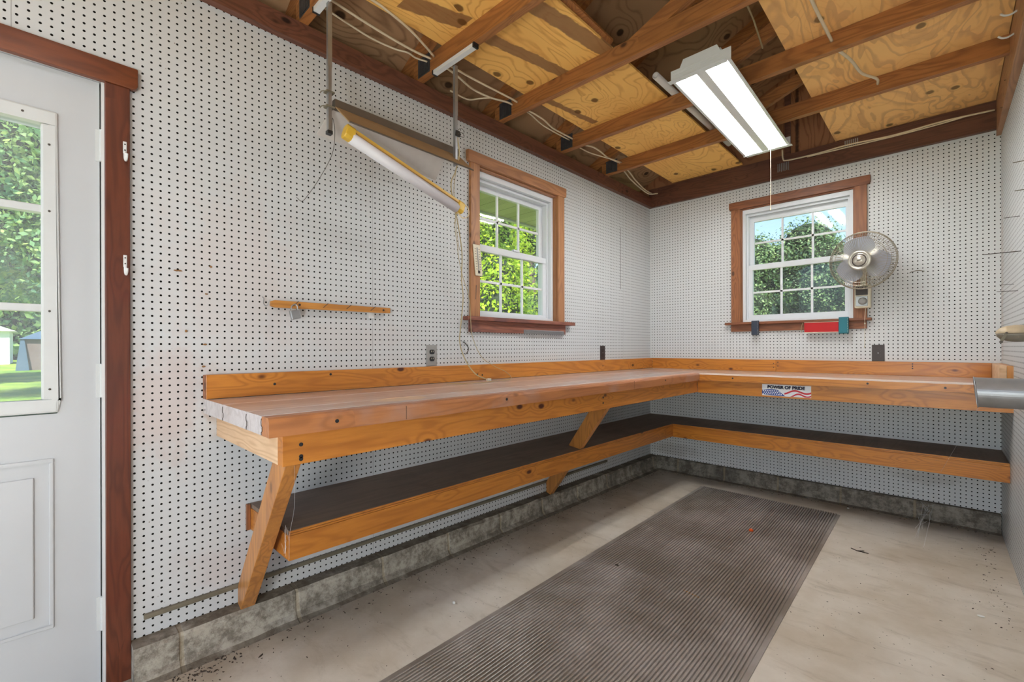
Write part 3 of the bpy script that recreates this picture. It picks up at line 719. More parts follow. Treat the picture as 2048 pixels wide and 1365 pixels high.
# bolts and dark fasteners on the faces
def bolt(pts, r, n=12):
    q = MB(); q.tube(pts, r, n); obj('bolt_head', q, BLK, bench)
for (y, z) in [(-3.47, 0.925), (-2.72, 0.93), (-1.2, 0.93)]: bolt([(XF-0.002, y, z), (XF+0.0015, y, z)], 0.006, 12)
for (y, z) in [(-3.57, 0.865), (-3.57, 0.83), (-3.57, 0.822), (-1.93, 0.872), (-1.93, 0.842)]: bolt([(0.689, y, z), (0.6915, y, z)], 0.006, 12)
for (y, z) in [(-3.42, 1.0), (-3.18, 1.03), (-2.28, 0.99), (-2.24, 0.985), (-0.9, 1.0)]: bolt([(0.037, y, z), (0.0395, y, z)], 0.0055, 12)
for (x, z) in [(0.95, 0.925), (2.06, 0.922), (1.72, 0.928)]: bolt([(x, YF-0.0035, z), (x, YF-0.006, z)], 0.006, 12)
for (x, z) in [(1.07, 0.99), (1.07, 1.02), (1.9, 1.035), (1.9, 1.02), (1.9, 1.005), (1.1, 1.0), (1.1, 1.03)]: bolt([(x, -0.037, z), (x, -0.0395, z)], 0.004, 10)


# sticker on the return apron
stk = thing('bumper_sticker', 'white sticker with waving flag reading POWER OF PRIDE on the bench apron', 'sticker', (1.136, -0.6005, 0.815))
def flat(name, polys, mat, lift, parent=stk):
    mb = MB(); y = -0.6008-lift
    for p in polys:
        n = len(p); mb.add([(1.136+a*0.290, y, 0.8155+bb*0.0775) for a, bb in p], [tuple(range(n))])
    o = obj(name, mb, mat, parent); return o
b = MB(); b.box(1.136, 1.426, -0.6012, -0.6005, 0.8155, 0.893); obj('sticker_sheet', b, STK_W, stk)
blue = [(0.0, 0.5)]+[(t*0.48, 0.46+0.12*math.sin(math.pi*min(1, t*1.25)*0.9)-(0.45*max(0, t-0.72)/0.28)) for t in np.linspace(0.05, 1, 16)]+[(0.5, 0.02), (0.42, 0.02), (0.2, 0.04), (0.05, 0.07), (0.0, 0.15)]
flat('flag_canton', [blue], STK_B, 0.0006)
stars = []
for i in range(9):
    for jx in range(3):
        cx, cy = 0.03+i*0.047+0.02*(jx % 2), 0.14+jx*0.14+(0.02 if 2 < i < 7 else 0)
        if cx > 0.40 and jx == 2: continue
        stars.append([(cx+(0.020 if k % 2 == 0 else 0.011)*math.cos(math.pi/2+k*math.pi/5), cy+(0.070 if k % 2 == 0 else 0.038)*math.sin(math.pi/2+k*math.pi/5)) for k in range(10)])
flat('flag_star', stars, STK_W, 0.0011)
def stripe(y0, y1, x0, w):
    top, bot = [], []
    for t in np.linspace(0, 1, 24):
        x = x0+(1-x0)*t; y = y0+(y1-y0)*t+0.15*math.sin(2*math.pi*(t*1.15-0.22))*(1-0.3*t)
        top.append((x, min(0.98, y+w/2))); bot.append((x, max(0.02, y-w/2)))
    return top+bot[::-1]
flat('flag_stripe', [stripe(0.38, 0.45, 0.47, 0.15), stripe(0.10, 0.18, 0.58, 0.13)], STK_R, 0.0008)
tc = bpy.data.curves.new('lettering', 'FONT'); tc.body = 'POWER OF PRIDE'; tc.size = 0.026; tc.offset = 0.0014; tc.extrude = 0.0001; tc.align_x = 'LEFT'
to = bpy.data.objects.new('lettering_tmp', tc); C.objects.link(to)
bpy.context.view_layer.update()
tm = bpy.data.meshes.new_from_object(to.evaluated_get(bpy.context.evaluated_depsgraph_get()))
C.objects.unlink(to); bpy.data.objects.remove(to)
xs = [v.co.x for v in tm.vertices]; wd = max(xs)-min(xs); x0 = min(xs)
ys = [v.co.y for v in tm.vertices]; hh = max(ys)-min(ys); yy0 = min(ys)
for v in tm.vertices:
    v.co = ((v.co.x-x0)/wd*0.222+0.034, -0.0014, (v.co.y-yy0)/hh*0.0235+0.0495)
tm.materials.clear(); tm.materials.append(STK_N)
lo = bpy.data.objects.new('lettering', tm); C.objects.link(lo); lo.parent = stk; lo['label'] = 'navy lettering POWER OF PRIDE'

# ================================================================== floor mat
def mx(y, side): return (0.602+0.0202*(-0.313-y)) if side == 0 else (1.541+0.016*(-0.328-y))
b = MB(); N = 62; ys_ = [-0.318, -1.4, -2.6, -3.8, -5.0]; prof = []
for k in range(N):
    for fz in ((0.0, 0.002), (0.22, 0.002), (0.36, 0.0095), (0.50, 0.0105), (0.78, 0.0105), (0.92, 0.0095)): prof.append(((k+fz[0])/N*0.96+0.02, fz[1]))
prof = [(0, 0.0), (0.0, 0.004), (0.02, 0.0045)]+prof+[(0.98, 0.0045), (1.0, 0.004), (1.0, 0.0)]
n = len(prof); vs = []
for y in ys_:
    for (u, z) in prof: vs.append((mx(y, 0)+(mx(y, 1)-mx(y, 0))*u, y, z+0.0005))
b.add(vs, [(i*n+k, (i+1)*n+k, (i+1)*n+k+1, i*n+k+1) for i in range(len(ys_)-1) for k in range(n-1)]); b.add([vs[k] for k in range(n)], [tuple(range(n))])
tag(obj('floor_mat', b, M_MAT, origin=(1.1, -2.5, 0)), 'long brown-grey ribbed rubber mat lying on the concrete floor', 'mat')

# ================================================================== ceiling fluorescent fixture
def fixture(x0, x1, y0, y1, zb, label, skew=0.0, glow=None):
    """x0..x1 width, y0 far end .. y1 near end"""
    t = thing('fluorescent_fixture', label, 'ceiling light', ((x0+x1)/2, (y0+y1)/2, zb+0.075))
    cx = (x0+x1)/2; hw = (x1-x0)/2
    S = lambda x, y, z: (x+skew*(y-(y0+y1)/2), y, z)
    b = MB(); b.loft([S(cx-hw*0.62, y1+0.03, zb+0.074), S(cx+hw*0.62, y1+0.03, zb+0.074), S(cx+hw*0.78, y1+0.03, zb+0.035), S(cx-hw*0.78, y1+0.03, zb+0.035)], [S(cx-hw*0.62, y0-0.03, zb+0.074), S(cx+hw*0.62, y0-0.03, zb+0.074), S(cx+hw*0.78, y0-0.03, zb+0.035), S(cx-hw*0.78, y0-0.03, zb+0.035)])
    obj('housing', b, METAL_W, t)
    # reflector: two troughs with a raised ridge between
    pr = [(-1, -0.014), (-0.90, -0.015), (-0.87, -0.008), (-0.80, 0.030), (-0.28, 0.032), (-0.15, -0.015), (0.15, -0.015), (0.28, 0.032), (0.80, 0.030), (0.87, -0.008), (0.90, -0.015), (1, -0.014)]
    b = MB(); n = len(pr)
    vs = [S(cx+hw*u, y, zb+h) for y in (y1+0.004, y0-0.004) for u, h in pr]+[S(cx+hw*u*1.004, y, zb+h+0.0015) for y in (y1+0.004, y0-0.004) for u, h in pr]
    fs = [(k, k+1, n+k+1, n+k) for k in range(n-1)]+[(2*n+k, 3*n+k, 3*n+k+1, 2*n+k+1) for k in range(n-1)]
    b.add(vs, fs); obj('reflector', b, METAL_W, t)
    for yy, s in ((y1, 1), (y0, -1)):
        b = MB(); b.loft([S(cx-hw-0.004, yy, zb-0.018), S(cx+hw+0.004, yy, zb-0.018), S(cx+hw+0.004, yy, zb+0.040), S(cx+hw*0.7, yy, zb+0.040), S(cx+hw*0.58, yy, zb+0.076), S(cx-hw*0.58, yy, zb+0.076), S(cx-hw*0.7, yy, zb+0.040), S(cx-hw-0.004, yy, zb+0.040)],
                      [S(cx-hw-0.004, yy+0.003*s, zb-0.018), S(cx+hw+0.004, yy+0.003*s, zb-0.018), S(cx+hw+0.004, yy+0.003*s, zb+0.040), S(cx+hw*0.7, yy+0.003*s, zb+0.040), S(cx+hw*0.58, yy+0.003*s, zb+0.076), S(cx-hw*0.58, yy+0.003*s, zb+0.076), S(cx-hw*0.7, yy+0.003*s, zb+0.040), S(cx-hw-0.004, yy+0.003*s, zb+0.040)])
        b.box(cx-hw, cx+hw, min(yy+0.016*s, yy-0.018*s), max(yy+0.016*s, yy-0.018*s), zb-0.018, zb-0.0165)
        b.box(cx-hw*0.86, cx+hw*0.86, min(yy, yy-0.002*s), max(yy, yy-0.002*s), zb+0.012, zb+0.016); b.box(cx-hw*0.86, cx+hw*0.86, min(yy, yy-0.002*s), max(yy, yy-0.002*s), zb+0.026, zb+0.029)
        obj('end_plate', b, METAL_W, t, bevel=0.001)
        for sx in (-0.54, 0.54):
            q = MB(); q.box(*sorted((S(cx+hw*sx-0.012, yy, 0)[0], S(cx+hw*sx+0.012, yy, 0)[0])), *sorted((yy+0.003*s, yy+0.013*s)), zb-0.010, zb+0.03); obj('lamp_holder', q, METAL_W, t, bevel=0.002)
    for sx in (-0.54, 0.54):
        q = MB(); q.tube([S(cx+hw*sx, y1+0.018, zb+0.002), S(cx+hw*sx, y0-0.018, zb+0.002)], 0.018, 18); obj('fluorescent_tube', q, glow or M_TUBE, t, smooth=True)
        for yy in (y1+0.018, y0-0.018): q = MB(); q.tube([S(cx+hw*sx, yy-0.004, zb+0.002), S(cx+hw*sx, yy+0.004, zb+0.002)], 0.0183, 16); obj('tube_cap', q, METAL_W, t)
    return t
fixture(1.052, 1.332, -0.655, -1.885, 2.504, 'lit white two-tube fluorescent fixture fixed under the trusses', skew=-0.022)
fixture(1.00, 1.28, -3.9, -5.12, 2.498, 'lit white fluorescent fixture out of view behind the camera', glow=M_TUBE2)
gl_ = thing('fill_globe_lamp', 'round white globe on a thin stand, added unseen behind the camera as fill light', 'lamp', (2.0, -4.95, 0.0))  # unseen globe added to brighten the ceiling and walls from behind the camera
b = MB(); b.lathe([(0.0, 0.0), (0.16, 0.0), (0.16, 0.02), (0.0, 0.03)], 28, Matrix.Translation((2.0, -4.95, 0.0005))); obj('base', b, STEELD, gl_)
b = MB(); b.tube([(2.0, -4.95, 0.025), (2.0, -4.95, 0.75)], 0.012, 12); obj('pole', b, STEELD, gl_)
b = MB(); b.ellipsoid((2.0, -4.95, 0.95), (0.22, 0.22, 0.22), 32, 20); obj('lamp_shade', b, emis('fill_globe_glow', (0.95, 0.98, 1.0), 20.0), gl_, smooth=True)
b = MB(); b.tube([(1.221, -0.72, 2.495), (1.222, -0.72, 2.3), (1.22, -0.72, 2.07)], 0.0014, 6); b.ellipsoid((1.22, -0.72, 2.066), (0.004, 0.004, 0.006), 8, 6)
tag(obj('pull_cord', b, WIRE, origin=(1.22, -0.72, 2.49)), 'thin white pull cord hanging from the lit fluorescent fixture', 'cord')

# ================================================================== hanging shop light on the left
def channel(mb, a, b, w=0.018, axis='z'):
    mb.bar(a, b, w, w*0.8, (0, 1, 0) if axis == 'z' else (0, 0, 1))
tr = MB(); tr.box(0.17, 0.474, -2.698, -2.672, 2.556, 2.5745)
o = obj('hanger_track', tr, METAL_W, origin=(0.3, -2.685, 2.575)); tag(o, 'white channel under the truss with the rail by the window hanging from it', 'track', 'light hanger tracks')
for xa, xb in ((0.162, 0.17), (0.474, 0.484)): e = MB(); e.box(xa, xb, -2.70, -2.67, 2.553, 2.576); obj('end_stop', e, BLK, o)
tr = MB(); tr.box(0.165, 0.47, -3.308, -3.282, 2.556, 2.5745)
o = obj('hanger_track', tr, METAL_W, origin=(0.3, -3.295, 2.575)); tag(o, 'white channel at the top edge of the photo above the near light rail', 'track', 'light hanger tracks')
e = MB(); e.box(0.157, 0.165, -3.31, -3.28, 2.553, 2.576); obj('end_stop', e, BLK, o)
def rail(x, y, z0, z1, label, dx=0.0):
    m_ = MB(); m_.loft([(x-0.009, y-0.007, z1), (x+0.009, y-0.007, z1), (x+0.009, y+0.007, z1), (x-0.009, y+0.007, z1)], [(x-0.009+dx, y-0.007, z0), (x+0.009+dx, y-0.007, z0), (x+0.009+dx, y+0.007, z0), (x-0.009+dx, y+0.007, z0)])
    m_.box(x+0.0075, x+0.0095, y-0.0085, y+0.0085, (z0+z1)/2, z1-0.001) if dx == 0 else None
    o = obj('hanger_rail', m_, STEEL, origin=(x, y, z1)); tag(o, label, 'rail', 'shop light hanger rails'); return o
ra = rail(0.255, -3.283, 2.03, 2.556, 'square metal rail hanging at the near end of the shop light hood')
c_ = MB(); c_.box(0.244, 0.266, -3.293, -3.273, 2.02, 2.034); obj('rail_cap', c_, BLK, ra)
for zz in (2.19, 2.13):
    q = MB(); q.box(0.240, 0.270, -3.300, -3.266, zz-0.003, zz+0.003); q.tube([(0.25, -3.30, zz+0.004), (0.245, -3.31, zz+0.0), (0.24, -3.315, zz-0.008)], 0.002, 6); obj('clamp', q, RUST, ra)
rb = rail(0.30, -2.660, 2.06, 2.556, 'grey metal rail hanging beside the window with a binder clip on it')
# hood
hood = thing('shop_light_hood', 'brown and white metal light hood hung slantwise between two rails', 'light hood', (0.25, -2.95, 2.1))
b = MB(); b.loft([(0.238, -3.262, 2.172), (0.262, -3.262, 2.172), (0.268, -3.262, 2.138), (0.232, -3.262, 2.138)], [(0.238, -2.606, 2.170), (0.262, -2.606, 2.170), (0.268, -2.606, 2.130), (0.232, -2.606, 2.130)]); obj('spine', b, TAPED, hood)
b = MB(); b.add([(0.266, -3.262, 2.139), (0.267, -2.606, 2.131), (0.350, -2.585, 2.045), (0.325, -3.232, 2.068), (0.263, -3.262, 2.136), (0.264, -2.606, 2.128), (0.347, -2.585, 2.042), (0.322, -3.232, 2.065)], [(0, 1, 2, 3), (7, 6, 5, 4), (3, 2, 6, 7), (0, 3, 7, 4), (1, 5, 6, 2)]); obj('near_flap', b, TAPE, hood)
b = MB(); b.tube([(0.325, -3.232, 2.067), (0.350, -2.585, 2.044)], 0.0035, 6); obj('flap_edge', b, TAPED, hood)
b = MB(); b.add([(0.234, -3.262, 2.139), (0.232, -2.66, 2.131), (0.110, -2.640, 2.040), (0.110, -3.272, 2.072), (0.232, -3.262, 2.142), (0.230, -2.66, 2.134), (0.108, -2.640, 2.043), (0.108, -3.272, 2.075)], [(0, 1, 2, 3), (7, 6, 5, 4), (3, 2, 6, 7), (0, 3, 7, 4), (1, 5, 6, 2)]); obj('far_flap', b, HOODW, hood)
# drooping tube bar
bar_ = thing('fluorescent_bar', 'unlit fluorescent strip with yellow end caps drooping below the shop light hood', 'light', (0.30, -3.24, 2.05))
A = Vector((0.30, -3.225, 2.046)); B = Vector((0.30, -2.625, 1.868)); d = (B-A).normalized(); upd = Vector((0, 0, 1))-d*d.z; upd.normalize(); sd_ = d.cross(upd)
b = MB(); b.bar(A, B, 0.034, 0.006, upd); obj('backplate', b, YELD, bar_)
for v in b.v: pass
b = MB(); b.bar(A+sd_*0.010+upd*0.006, B+sd_*0.010+upd*0.006, 0.010, 0.008, upd); obj('yellow_edge', b, YEL, bar_)
b = MB(); b.tube([A-upd*0.026+d*0.02, B-upd*0.026-d*0.02], 0.024, 18); obj('tube', b, DIFF, bar_, smooth=True)
for P_, s in ((A, 1), (B, -1)):
    b = MB(); q = P_-upd*0.014
    b.loft([q-d*0.012*s+sd_*x*0.023+upd*z*0.030 for x, z in ((-1, -0.6), (-0.6, -1), (0.6, -1), (1, -0.6), (1, 0.6), (0.5, 1), (-0.5, 1), (-1, 0.6))], [q+d*0.028*s+sd_*x*0.023+upd*z*0.030 for x, z in ((-1, -0.6), (-0.6, -1), (0.6, -1), (1, -0.6), (1, 0.6), (0.5, 1), (-0.5, 1), (-1, 0.6))])
    obj('end_cap', b, YEL, bar_, bevel=0.004)
b = MB(); b.tube(curve([B+Vector((0, 0.01, 0.01)), B+Vector((0.0, 0.045, 0.0)), B+Vector((0, 0.05, -0.04)), B+Vector((0, 0.01, -0.06)), B+Vector((0, -0.03, -0.03))]), 0.003, 6); obj('tail_loop', b, WIRE, bar_)
# binder clip
bc = MB(); bc.loft([(0.306, -2.668, 2.205), (0.318, -2.668, 2.205), (0.313, -2.668, 2.232)], [(0.306, -2.64, 2.205), (0.318, -2.64, 2.205), (0.313, -2.64, 2.232)])
o = obj('binder_clip', bc, BLK, origin=(0.31, -2.655, 2.2)); tag(o, 'small black binder clip on the rail by the window', 'clip')
for s in (0, 1):
    q = MB(); q.tube(curve([(0.318, -2.662, 2.208+s*0.02), (0.335, -2.655, 2.215+s*0.02), (0.345, -2.645, 2.205+s*0.02), (0.335, -2.635, 2.198+s*0.02), (0.318, -2.645, 2.205+s*0.02)], 5), 0.0012, 5); obj('wire_handle', q, STEELD, o)
# hanging cords: from the clip down to the bench
def cord(name, pts, r, mat, label, cat='cord', k=8, origin=None):
    b = MB(); b.tube(curve(pts, k), r, 6); o = obj(name, b, mat, origin=origin or pts[0], smooth=True); tag(o, label, cat); return o
cd1 = cord('power_cord', [(0.305, -2.655, 2.21), (0.312, -2.645, 2.12), (0.30, -2.66, 2.03), (0.29, -2.68, 1.95), (0.20, -2.56, 1.80), (0.10, -2.45, 1.68), (0.06, -2.42, 1.55), (0.05, -2.40, 1.44), (0.05, -2.415, 1.30), (0.05, -2.425, 1.18), (0.07, -2.40, 1.08), (0.11, -2.36, 1.00), (0.16, -2.31, 0.965)], 0.0035, CORD, 'tan power cord hanging from the shop light down to a plug on the workbench')
pg = MB(); pg.loft([(0.155, -2.318, 0.958), (0.172, -2.300, 0.958), (0.172, -2.300, 0.972), (0.155, -2.318, 0.972)], [(0.185, -2.333, 0.958), (0.199, -2.318, 0.958), (0.199, -2.318, 0.976), (0.185, -2.333, 0.976)]); po = obj('plug', pg, CREAM, cd1, bevel=0.002)
pp = MB(); pp.bar((0.19, -2.328, 0.966), (0.207, -2.338, 0.964), 0.005, 0.001); pp.bar((0.196, -2.320, 0.966), (0.213, -2.330, 0.964), 0.005, 0.001); obj('prong', pp, STEEL, po)
cord('thin_cord', [(0.30, -2.63, 1.87), (0.22, -2.60, 1.80), (0.12, -2.50, 1.72), (0.06, -2.44, 1.66), (0.052, -2.40, 1.55), (0.055, -2.36, 1.45), (0.055, -2.345, 1.30), (0.055, -2.335, 1.22), (0.06, -2.27, 1.10), (0.065, -2.17, 1.04), (0.08, -2.08, 1.00), (0.13, -2.08, 0.96), (0.17, -2.20, 0.958), (0.20, -2.36, 0.958), (0.20, -2.48, 0.958), (0.15, -2.60, 0.958)], 0.0018, CORD, 'thin olive cord looping from the drooping light past the sill onto the worktop')
cord('thin_cord', [(0.252, -3.27, 2.04), (0.24, -3.262, 2.10), (0.235, -3.25, 2.05), (0.20, -3.245, 1.97), (0.14, -3.27, 1.88), (0.09, -3.30, 1.81), (0.06, -3.315, 1.785), (0.05, -3.335, 1.80)], 0.0012, STEELD, 'thin dark wire dangling from the near rail in front of the pegboard')
cord('thin_cord', [(0.30, -2.65, 2.07), (0.24, -2.62, 1.98), (0.22, -2.60, 1.90), (0.16, -2.54, 1.80), (0.09, -2.46, 1.70)], 0.0016, CORD, 'short tan cord hanging down behind the drooping light end cap')
cord('chalk_line', [(0.004, -0.555, 2.2), (0.004, -0.556, 1.9), (0.004, -0.557, 1.66)], 0.0009, STEELD, 'thin dark string hanging on the pegboard between window and corner', 'string', 2)

# ================================================================== cables above the left beam
def cable(pts, label, r=0.0058):
    b = MB(); b.tube(curve(pts, 7), r, 7); tag(obj('electric_cable', b, WIRE, origin=pts[0], smooth=True), label, 'cable', 'cream cables along the trusses')
cable([(0.18, -3.276, 2.635), (0.16, -3.096, 2.635), (0.149, -2.936, 2.635), (0.148, -2.794, 2.635), (0.16, -2.703, 2.635)], 'upper of the two thick cream cables sagging between the near trusses')
cable([(0.3, -3.276, 2.625), (0.302, -3.115, 2.635), (0.29, -3.022, 2.635), (0.262, -2.899, 2.635), (0.219, -2.784, 2.635), (0.185, -2.703, 2.635)], 'cream cable arching nearest the yellow plywood between the near trusses')
cable([(0.115, -3.276, 2.635), (0.091, -3.109, 2.635), (0.08, -2.989, 2.635), (0.093, -2.874, 2.635), (0.118, -2.818, 2.632), (0.109, -2.761, 2.635), (0.125, -2.703, 2.635)], 'lowest cream cable sagging close over the left beam between the near trusses', 0.0045)
cable([(0.182, -2.658, 2.635), (0.182, -2.551, 2.635), (0.183, -2.423, 2.635), (0.189, -2.295, 2.635), (0.196, -2.157, 2.635), (0.195, -2.093, 2.635)], 'cream cable just past the rail track, nearer the plywood')
cable([(0.165, -2.658, 2.635), (0.14, -2.516, 2.635), (0.107, -2.375, 2.635), (0.115, -2.243, 2.635), (0.149, -2.142, 2.635), (0.155, -2.093, 2.635)], 'cream cable just past the rail track, nearer the beam')
cable([(0.182, -2.049, 2.635), (0.179, -1.967, 2.635), (0.176, -1.831, 2.635), (0.147, -1.691, 2.635), (0.139, -1.598, 2.64), (0.148, -1.463, 2.635)], 'cream cable twisting between the second and third trusses from the back, thicker strand')
cable([(0.165, -2.049, 2.635), (0.16, -1.944, 2.635), (0.13, -1.802, 2.635), (0.132, -1.697, 2.625), (0.121, -1.463, 2.635)], 'cream cable twisting between the second and third trusses from the back, lower strand', 0.0045)
cable([(0.14, -1.419, 2.635), (0.143, -1.347, 2.635), (0.177, -1.256, 2.635), (0.17, -1.143, 2.64), (0.157, -1.017, 2.635), (0.171, -0.853, 2.635)], 'cream cable in the bay left of the last truss, upper strand')
cable([(0.1, -1.419, 2.635), (0.101, -1.318, 2.635), (0.105, -1.181, 2.635), (0.149, -1.076, 2.625), (0.178, -0.97, 2.625), (0.185, -0.853, 2.635)], 'cream cable in the bay left of the last truss, lower strand', 0.0045)
cable([(0.125, -0.81, 2.635), (0.113, -0.696, 2.635), (0.07, -0.5, 2.622), (0.048, -0.28, 2.605), (0.044, -0.11, 2.596), (0.1, -0.045, 2.602)], 'cream cable running into the back corner over the beams')
cable([(0.15, -0.81, 2.635), (0.14, -0.67, 2.635), (0.085, -0.45, 2.63), (0.05, -0.2, 2.612), (0.048, -0.06, 2.61)], 'second cream cable crossing over itself at the back corner')
cable([(0.05, -2.49, 2.6), (0.045, -2.36, 2.605), (0.08, -2.298, 2.62), (0.115, -2.245, 2.632)], 'short cream cable branching off low over the left beam past the rail track', 0.0045)
cable([(1.135, -0.045, 2.70), (1.14, -0.043, 2.63), (1.17, -0.042, 2.61), (1.35, -0.041, 2.605), (1.56, -0.041, 2.612), (1.80, -0.041, 2.60), (2.05, -0.041, 2.61), (2.28, -0.043, 2.60)], 'cream cable stapled along the back beam from the fixture to the corner')
cable([(1.30, -0.041, 2.598), (1.56, -0.041, 2.596), (1.80, -0.041, 2.592), (2.02, -0.041, 2.597), (2.15, -0.041, 2.605)], 'thinner cream cable lying just under the other on the back beam', 0.0045)
cable([(1.64, -2.045, 2.652), (1.655, -1.75, 2.63), (1.665, -1.55, 2.625), (1.67, -1.462, 2.62)], 'white cable drooping down to a hole in the third truss', 0.007)
cable([(1.68, -1.42, 2.60), (1.72, -1.25, 2.60), (1.74, -1.05, 2.615), (1.79, -0.92, 2.62), (1.79, -0.852, 2.62)], 'white cable drooping between trusses beside the orange plywood', 0.007)
pl = MB()
for i in range(7): pl.box(1.10+i*0.012, 1.106+i*0.012, -0.039, -0.0345, 2.535+0.004*(i % 2), 2.60)
tag(obj('nail_plate', pl, STEEL, origin=(1.14, -0.036, 2.57)), 'toothed metal nail plate on the back beam below the fixture end', 'metal plate', 'nail plates on the back beam')
pl = MB()
for i in range(7): pl.box(1.53+i*0.012, 1.536+i*0.012, -0.025, -0.0205, 2.598, 2.652)
tag(obj('nail_plate', pl, STEEL, origin=(1.57, -0.022, 2.6)), 'toothed metal nail plate above the back window casing corner', 'metal plate', 'nail plates on the back beam')
# white pipes lying by the plywood edge
b = MB(); b.lathe([(0.0135, 0.0), (0.019, 0.0), (0.019, 1.20), (0.0135, 1.20), (0.0135, 0.0)], 20, Matrix.Translation((0.884, -1.69, 2.684)) @ Matrix.Rotation(-math.pi/2, 4, 'X'))
tag(obj('plastic_pipe', b, PIPE, origin=(0.884, -1.1, 2.684), smooth=True), 'white plastic pipe lying on the trusses along the yellow plywood edge', 'pipe')
b = MB(); b.tube([(1.42, -1.93, 2.70), (1.40, -1.72, 2.72), (1.38, -1.50, 2.70)], 0.004, 6); tag(obj('hanging_string', b, CORD, origin=(1.4, -1.7, 2.7)), 'thin brown string crossing the open roof gap beside the fixture', 'string')

# ================================================================== small things on the left wall
rl = MB(); rl.prism([(-3.43, 1.328), (-3.415, 1.322), (-2.866, 1.326), (-2.866, 1.352), (-3.415, 1.352), (-3.43, 1.348)], 0.012, 0.032, 'x')
rail_o = obj('wood_strip', rl, WOODRAIL, origin=(0.02, -3.15, 1.335), bevel=0.001); tag(rail_o, 'short orange wood strip with nails mounted across the pegboard left of the window', 'wood strip')
for y in (-3.34, -3.21, -3.10, -2.975): nl = MB(); nl.tube([(0.031, y, 1.333), (0.055, y+0.012, 1.352)], 0.0014, 6); obj('nail', nl, STEELD, rail_o)
for y in (-3.315, -2.905): kn = MB(); kn.tube([(0.031, y, 1.339), (0.0335, y, 1.339)], 0.005, 12); obj('screw_head', kn, BRNP, rail_o)
b = MB(); b.box(0.0, 0.012, -2.975, -2.945, 1.297, 1.327); b.box(0.0, 0.014, -3.42, -3.40, 1.328, 1.345); obj('bracket', b, METAL_W, rail_o)
pk = thing('padlock', 'small grey laminated padlock hanging from a nail on the wood strip', 'padlock', (0.05, -3.345, 1.32))
b = MB(); b.loft([(0.040, -3.365, 1.310), (0.040, -3.325, 1.316), (0.040, -3.318, 1.280), (0.040, -3.355, 1.270)], [(0.058, -3.365, 1.310), (0.058, -3.325, 1.316), (0.058, -3.318, 1.280), (0.058, -3.355, 1.270)]); obj('body', b, STEEL, pk, bevel=0.003)
b = MB(); b.tube(curve([(0.049, -3.357, 1.308), (0.049, -3.355, 1.328), (0.049, -3.342, 1.338), (0.049, -3.332, 1.330), (0.049, -3.331, 1.312)], 6), 0.0025, 8); obj('shackle', b, STEEL, pk)
hk = MB(); hk.tube(curve([(0.0, -3.455, 1.365), (0.02, -3.455, 1.358), (0.025, -3.457, 1.335), (0.045, -3.452, 1.325), (0.06, -3.445, 1.35)], 5), 0.0018, 6)
tag(obj('peg_hook', hk, STEEL, origin=(0.0, -3.455, 1.35)), 'bent wire peg hook at the near end of the nailed wood strip', 'hook', 'peg hooks')
hk = MB(); hk.tube(curve([(0.0, -2.36, 1.185), (0.012, -2.355, 1.178), (0.02, -2.335, 1.150), (0.03, -2.35, 1.125), (0.032, -2.368, 1.112)], 5), 0.0026, 6)
tag(obj('peg_hook', hk, STEELD, origin=(0.0, -2.35, 1.16)), 'black bent peg hook under the window between the outlet and the sill', 'hook', 'peg hooks')
hk = MB(); hk.tube([(0.021, -2.27, 1.527), (0.035, -2.285, 1.52), (0.035, -2.288, 1.44)], 0.0017, 6)
tag(obj('cup_hook', hk, STEELD, origin=(0.02, -2.28, 1.5)), 'dark wire hook on the window casing below the thermometer', 'hook')

def outlet(axis, a, z, plate, face, label, cat='outlet', flatp=False):
    o = thing('wall_outlet', label, cat, (0.0, a, z) if axis == 'y' else (a, 0.0, z))
    M_ = (lambda u, d, v: (d, a+u, z+v)) if axis == 'y' else (lambda u, d, v: (a+u, -d, z+v))
    def bx(u0, u1, d0, d1, v0, v1):
        m_ = MB(); p0 = M_(u0, d0, v0); p1 = M_(u1, d1, v1)
        m_.box(min(p0[0], p1[0]), max(p0[0], p1[0]), min(p0[1], p1[1]), max(p0[1], p1[1]), v0+z, v1+z); return m_
    obj('cover_plate', bx(-0.035, 0.035, 0.0, 0.006, -0.058, 0.058), plate, o, bevel=0.002)
    for s in (-1, 1):
        m_ = MB(); n = 20; pts = []
        for k in range(n):
            th = 2*math.pi*k/n; pts.append((0.0165*math.cos(th), max(-0.0125, min(0.0125, 0.0165*math.sin(th)))+s*0.0195))
        m_.loft([M_(p[0], 0.0055, p[1]) for p in pts], [M_(p[0], 0.0085, p[1]) for p in pts]); so = obj('socket', m_, face, o)
        q = MB()
        for du in (-0.006, 0.006):
            qq = bx(du-0.001, du+0.001, 0.008, 0.0092, s*0.0195-0.001, s*0.0195+0.007); q.add(qq.v, qq.f)
        obj('slot', q, CREAM if face is BLK else BLK, so)
    q = MB(); q.tube([M_(0, 0.005, 0), M_(0, 0.0075, 0)], 0.003, 10); obj('screw', q, STEEL, o)
    return o
outlet('y', -2.589, 1.108, GREYP, BLK, 'grey metal duplex outlet above the bench left of the window')
outlet('y', -0.849, 1.106, BRNP, BRNP, 'dark brown duplex outlet above the bench near the back corner')
outlet('x', 1.717, 1.107, BRNP, BRNP, 'dark brown duplex outlet on the back wall below the fan')

